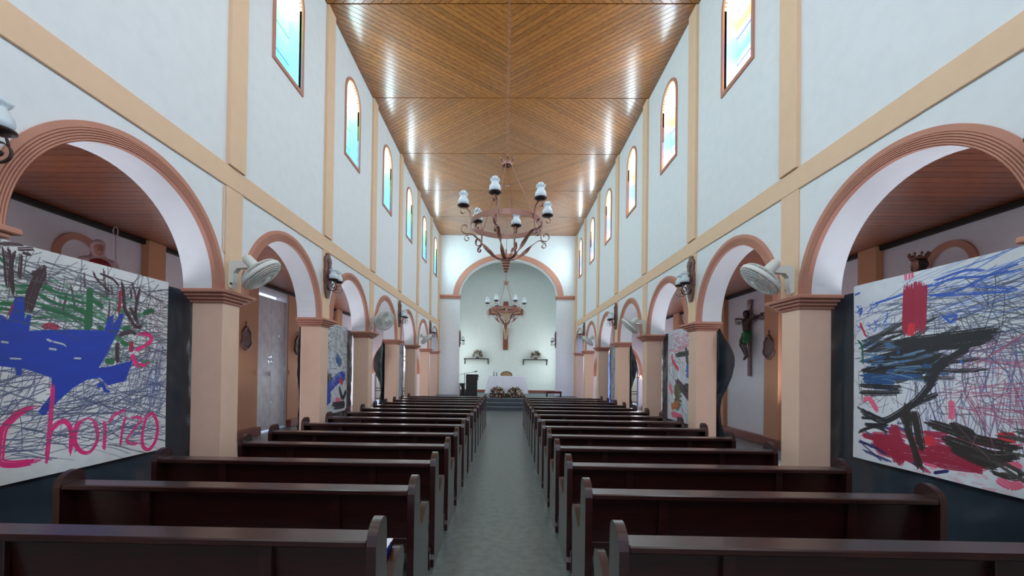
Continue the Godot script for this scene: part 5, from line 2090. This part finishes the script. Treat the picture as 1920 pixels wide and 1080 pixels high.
	body.transform = Transform3D(Basis().scaled(Vector3.ONE * 1.55), Vector3(0, 0.50, 0.15))
	part(body, "loincloth", corpus[1], mat(Color(0.78, 0.75, 0.68), 0.7))
	part(body, "hair", corpus[2], mat(Color(0.20, 0.12, 0.09), 0.7))
	# red bench, low rails in front of the first pews
	var rb := thing("upholstered_bench", "low bench with a dark red cushion at the right of the chancel", "bench", P(2.03, FL, 17.5))
	st = begin()
	box(st, Vector3(0, 0.19, 0), Vector3(0.66, 0.08, 0.34), 0.03)
	obj(rb, "cushion", st, mat(Color(0.42, 0.07, 0.10), 0.8))
	for sx in [-1.0, 1.0]:
		for sz in [-1.0, 1.0]:
			st = begin()
			box(st, Vector3(sx * 0.29, 0.075, sz * 0.13), Vector3(0.035, 0.15, 0.035), 0.003)
			obj(rb, "leg", st, M.iron_dark)
	for s in [-1.0, 1.0]:
		var word := "left" if s < 0 else "right"
		var kr := thing("kneeler_rail", "thin low kneeling rail before the front pew on the %s" % word, "rail", P(-1.58 if s < 0 else 1.55, 0, 12.35), 0.0, "kneeling rails before the front pews")
		st = begin()
		box(st, Vector3(0, 0.70, 0), Vector3(2.05, 0.03, 0.10), 0.005)
		obj(kr, "top_rail", st, M.pew)
		for sx in [-1.0, 0.3, 1.0]:
			st = begin()
			box(st, Vector3(sx * 0.98, 0.343, 0), Vector3(0.045, 0.685, 0.06), 0.006)
			obj(kr, "post", st, M.pew)
		st = begin()
		box(st, Vector3(0, 0.16, 0.16), Vector3(1.95, 0.03, 0.2), 0.006)
		box(st, Vector3(0, 0.14, 0.05), Vector3(1.95, 0.03, 0.05), 0.006)
		obj(kr, "kneeling_board", st, M.pew)


func flowers(label: String, at: Vector3, size: Vector3, count: int, group: String) -> void:
	var o := thing("flower_arrangement", label, "flowers", at, 0.0, group)
	var st := begin()
	lathe(st, [Vector2(0, 0), Vector2(size.x * 0.3, 0), Vector2(size.x * 0.4, size.y * 0.22), Vector2(0, size.y * 0.22)], 14, Transform3D(Basis().scaled(Vector3(1, 1, size.z / size.x)), Vector3.ZERO))
	obj(o, "basket", st, M.old_wood)
	var lf := begin()
	for i in count * 5:
		var d := Vector3(rng.randf_range(-1, 1), rng.randf_range(0.05, 1), rng.randf_range(-1, 1)).normalized()
		var c := Vector3(d.x * size.x, size.y * (0.1 + 0.85 * d.y), d.z * size.z) * rng.randf_range(0.7, 1.06)
		c.y = maxf(c.y, 0.02)
		var side := d.cross(Vector3(rng.randf(), 1, rng.randf())).normalized() * 0.018
		var tip := d * 0.07
		face(lf, [c - side, c + tip * 0.5 - side * 0.2, c + tip, c + side], d.cross(side))
	var lm := mat(Color(0.16, 0.27, 0.14), 0.6)
	lm.cull_mode = BaseMaterial3D.CULL_DISABLED
	var lv := obj(o, "leaves", lf, lm)
	lv.set_meta("kind", "stuff")
	var bl := begin()
	for i in count:
		var d := Vector3(rng.randf_range(-1, 1), rng.randf_range(0.0, 1), rng.randf_range(-0.4, 1)).normalized()
		var c := Vector3(d.x * size.x, size.y * (0.12 + 0.80 * maxf(d.y, 0.0)), d.z * size.z)
		var col: Color = [Color(0.80, 0.76, 0.66), Color(0.50, 0.16, 0.18), Color(0.76, 0.54, 0.50), Color(0.34, 0.07, 0.08), Color(0.66, 0.58, 0.44), Color(0.84, 0.80, 0.74), Color(0.42, 0.34, 0.22)][rng.randi() % 7]
		bl.set_color(col.srgb_to_linear())
		var r := rng.randf_range(0.022, 0.036)
		lathe(bl, [Vector2(0.2 * r, -0.5 * r), Vector2(r, 0.2 * r), Vector2(0.9 * r, 0.6 * r), Vector2(0.35 * r, 0.75 * r), Vector2(0.0, 0.6 * r)], 7, Transform3D(Basis(Quaternion(Vector3.UP, d)), c))
	var bm := mat(Color.WHITE, 0.7)
	bm.vertex_color_use_as_albedo = true
	var bo := obj(o, "blossoms", bl, bm)
	bo.set_meta("kind", "stuff")
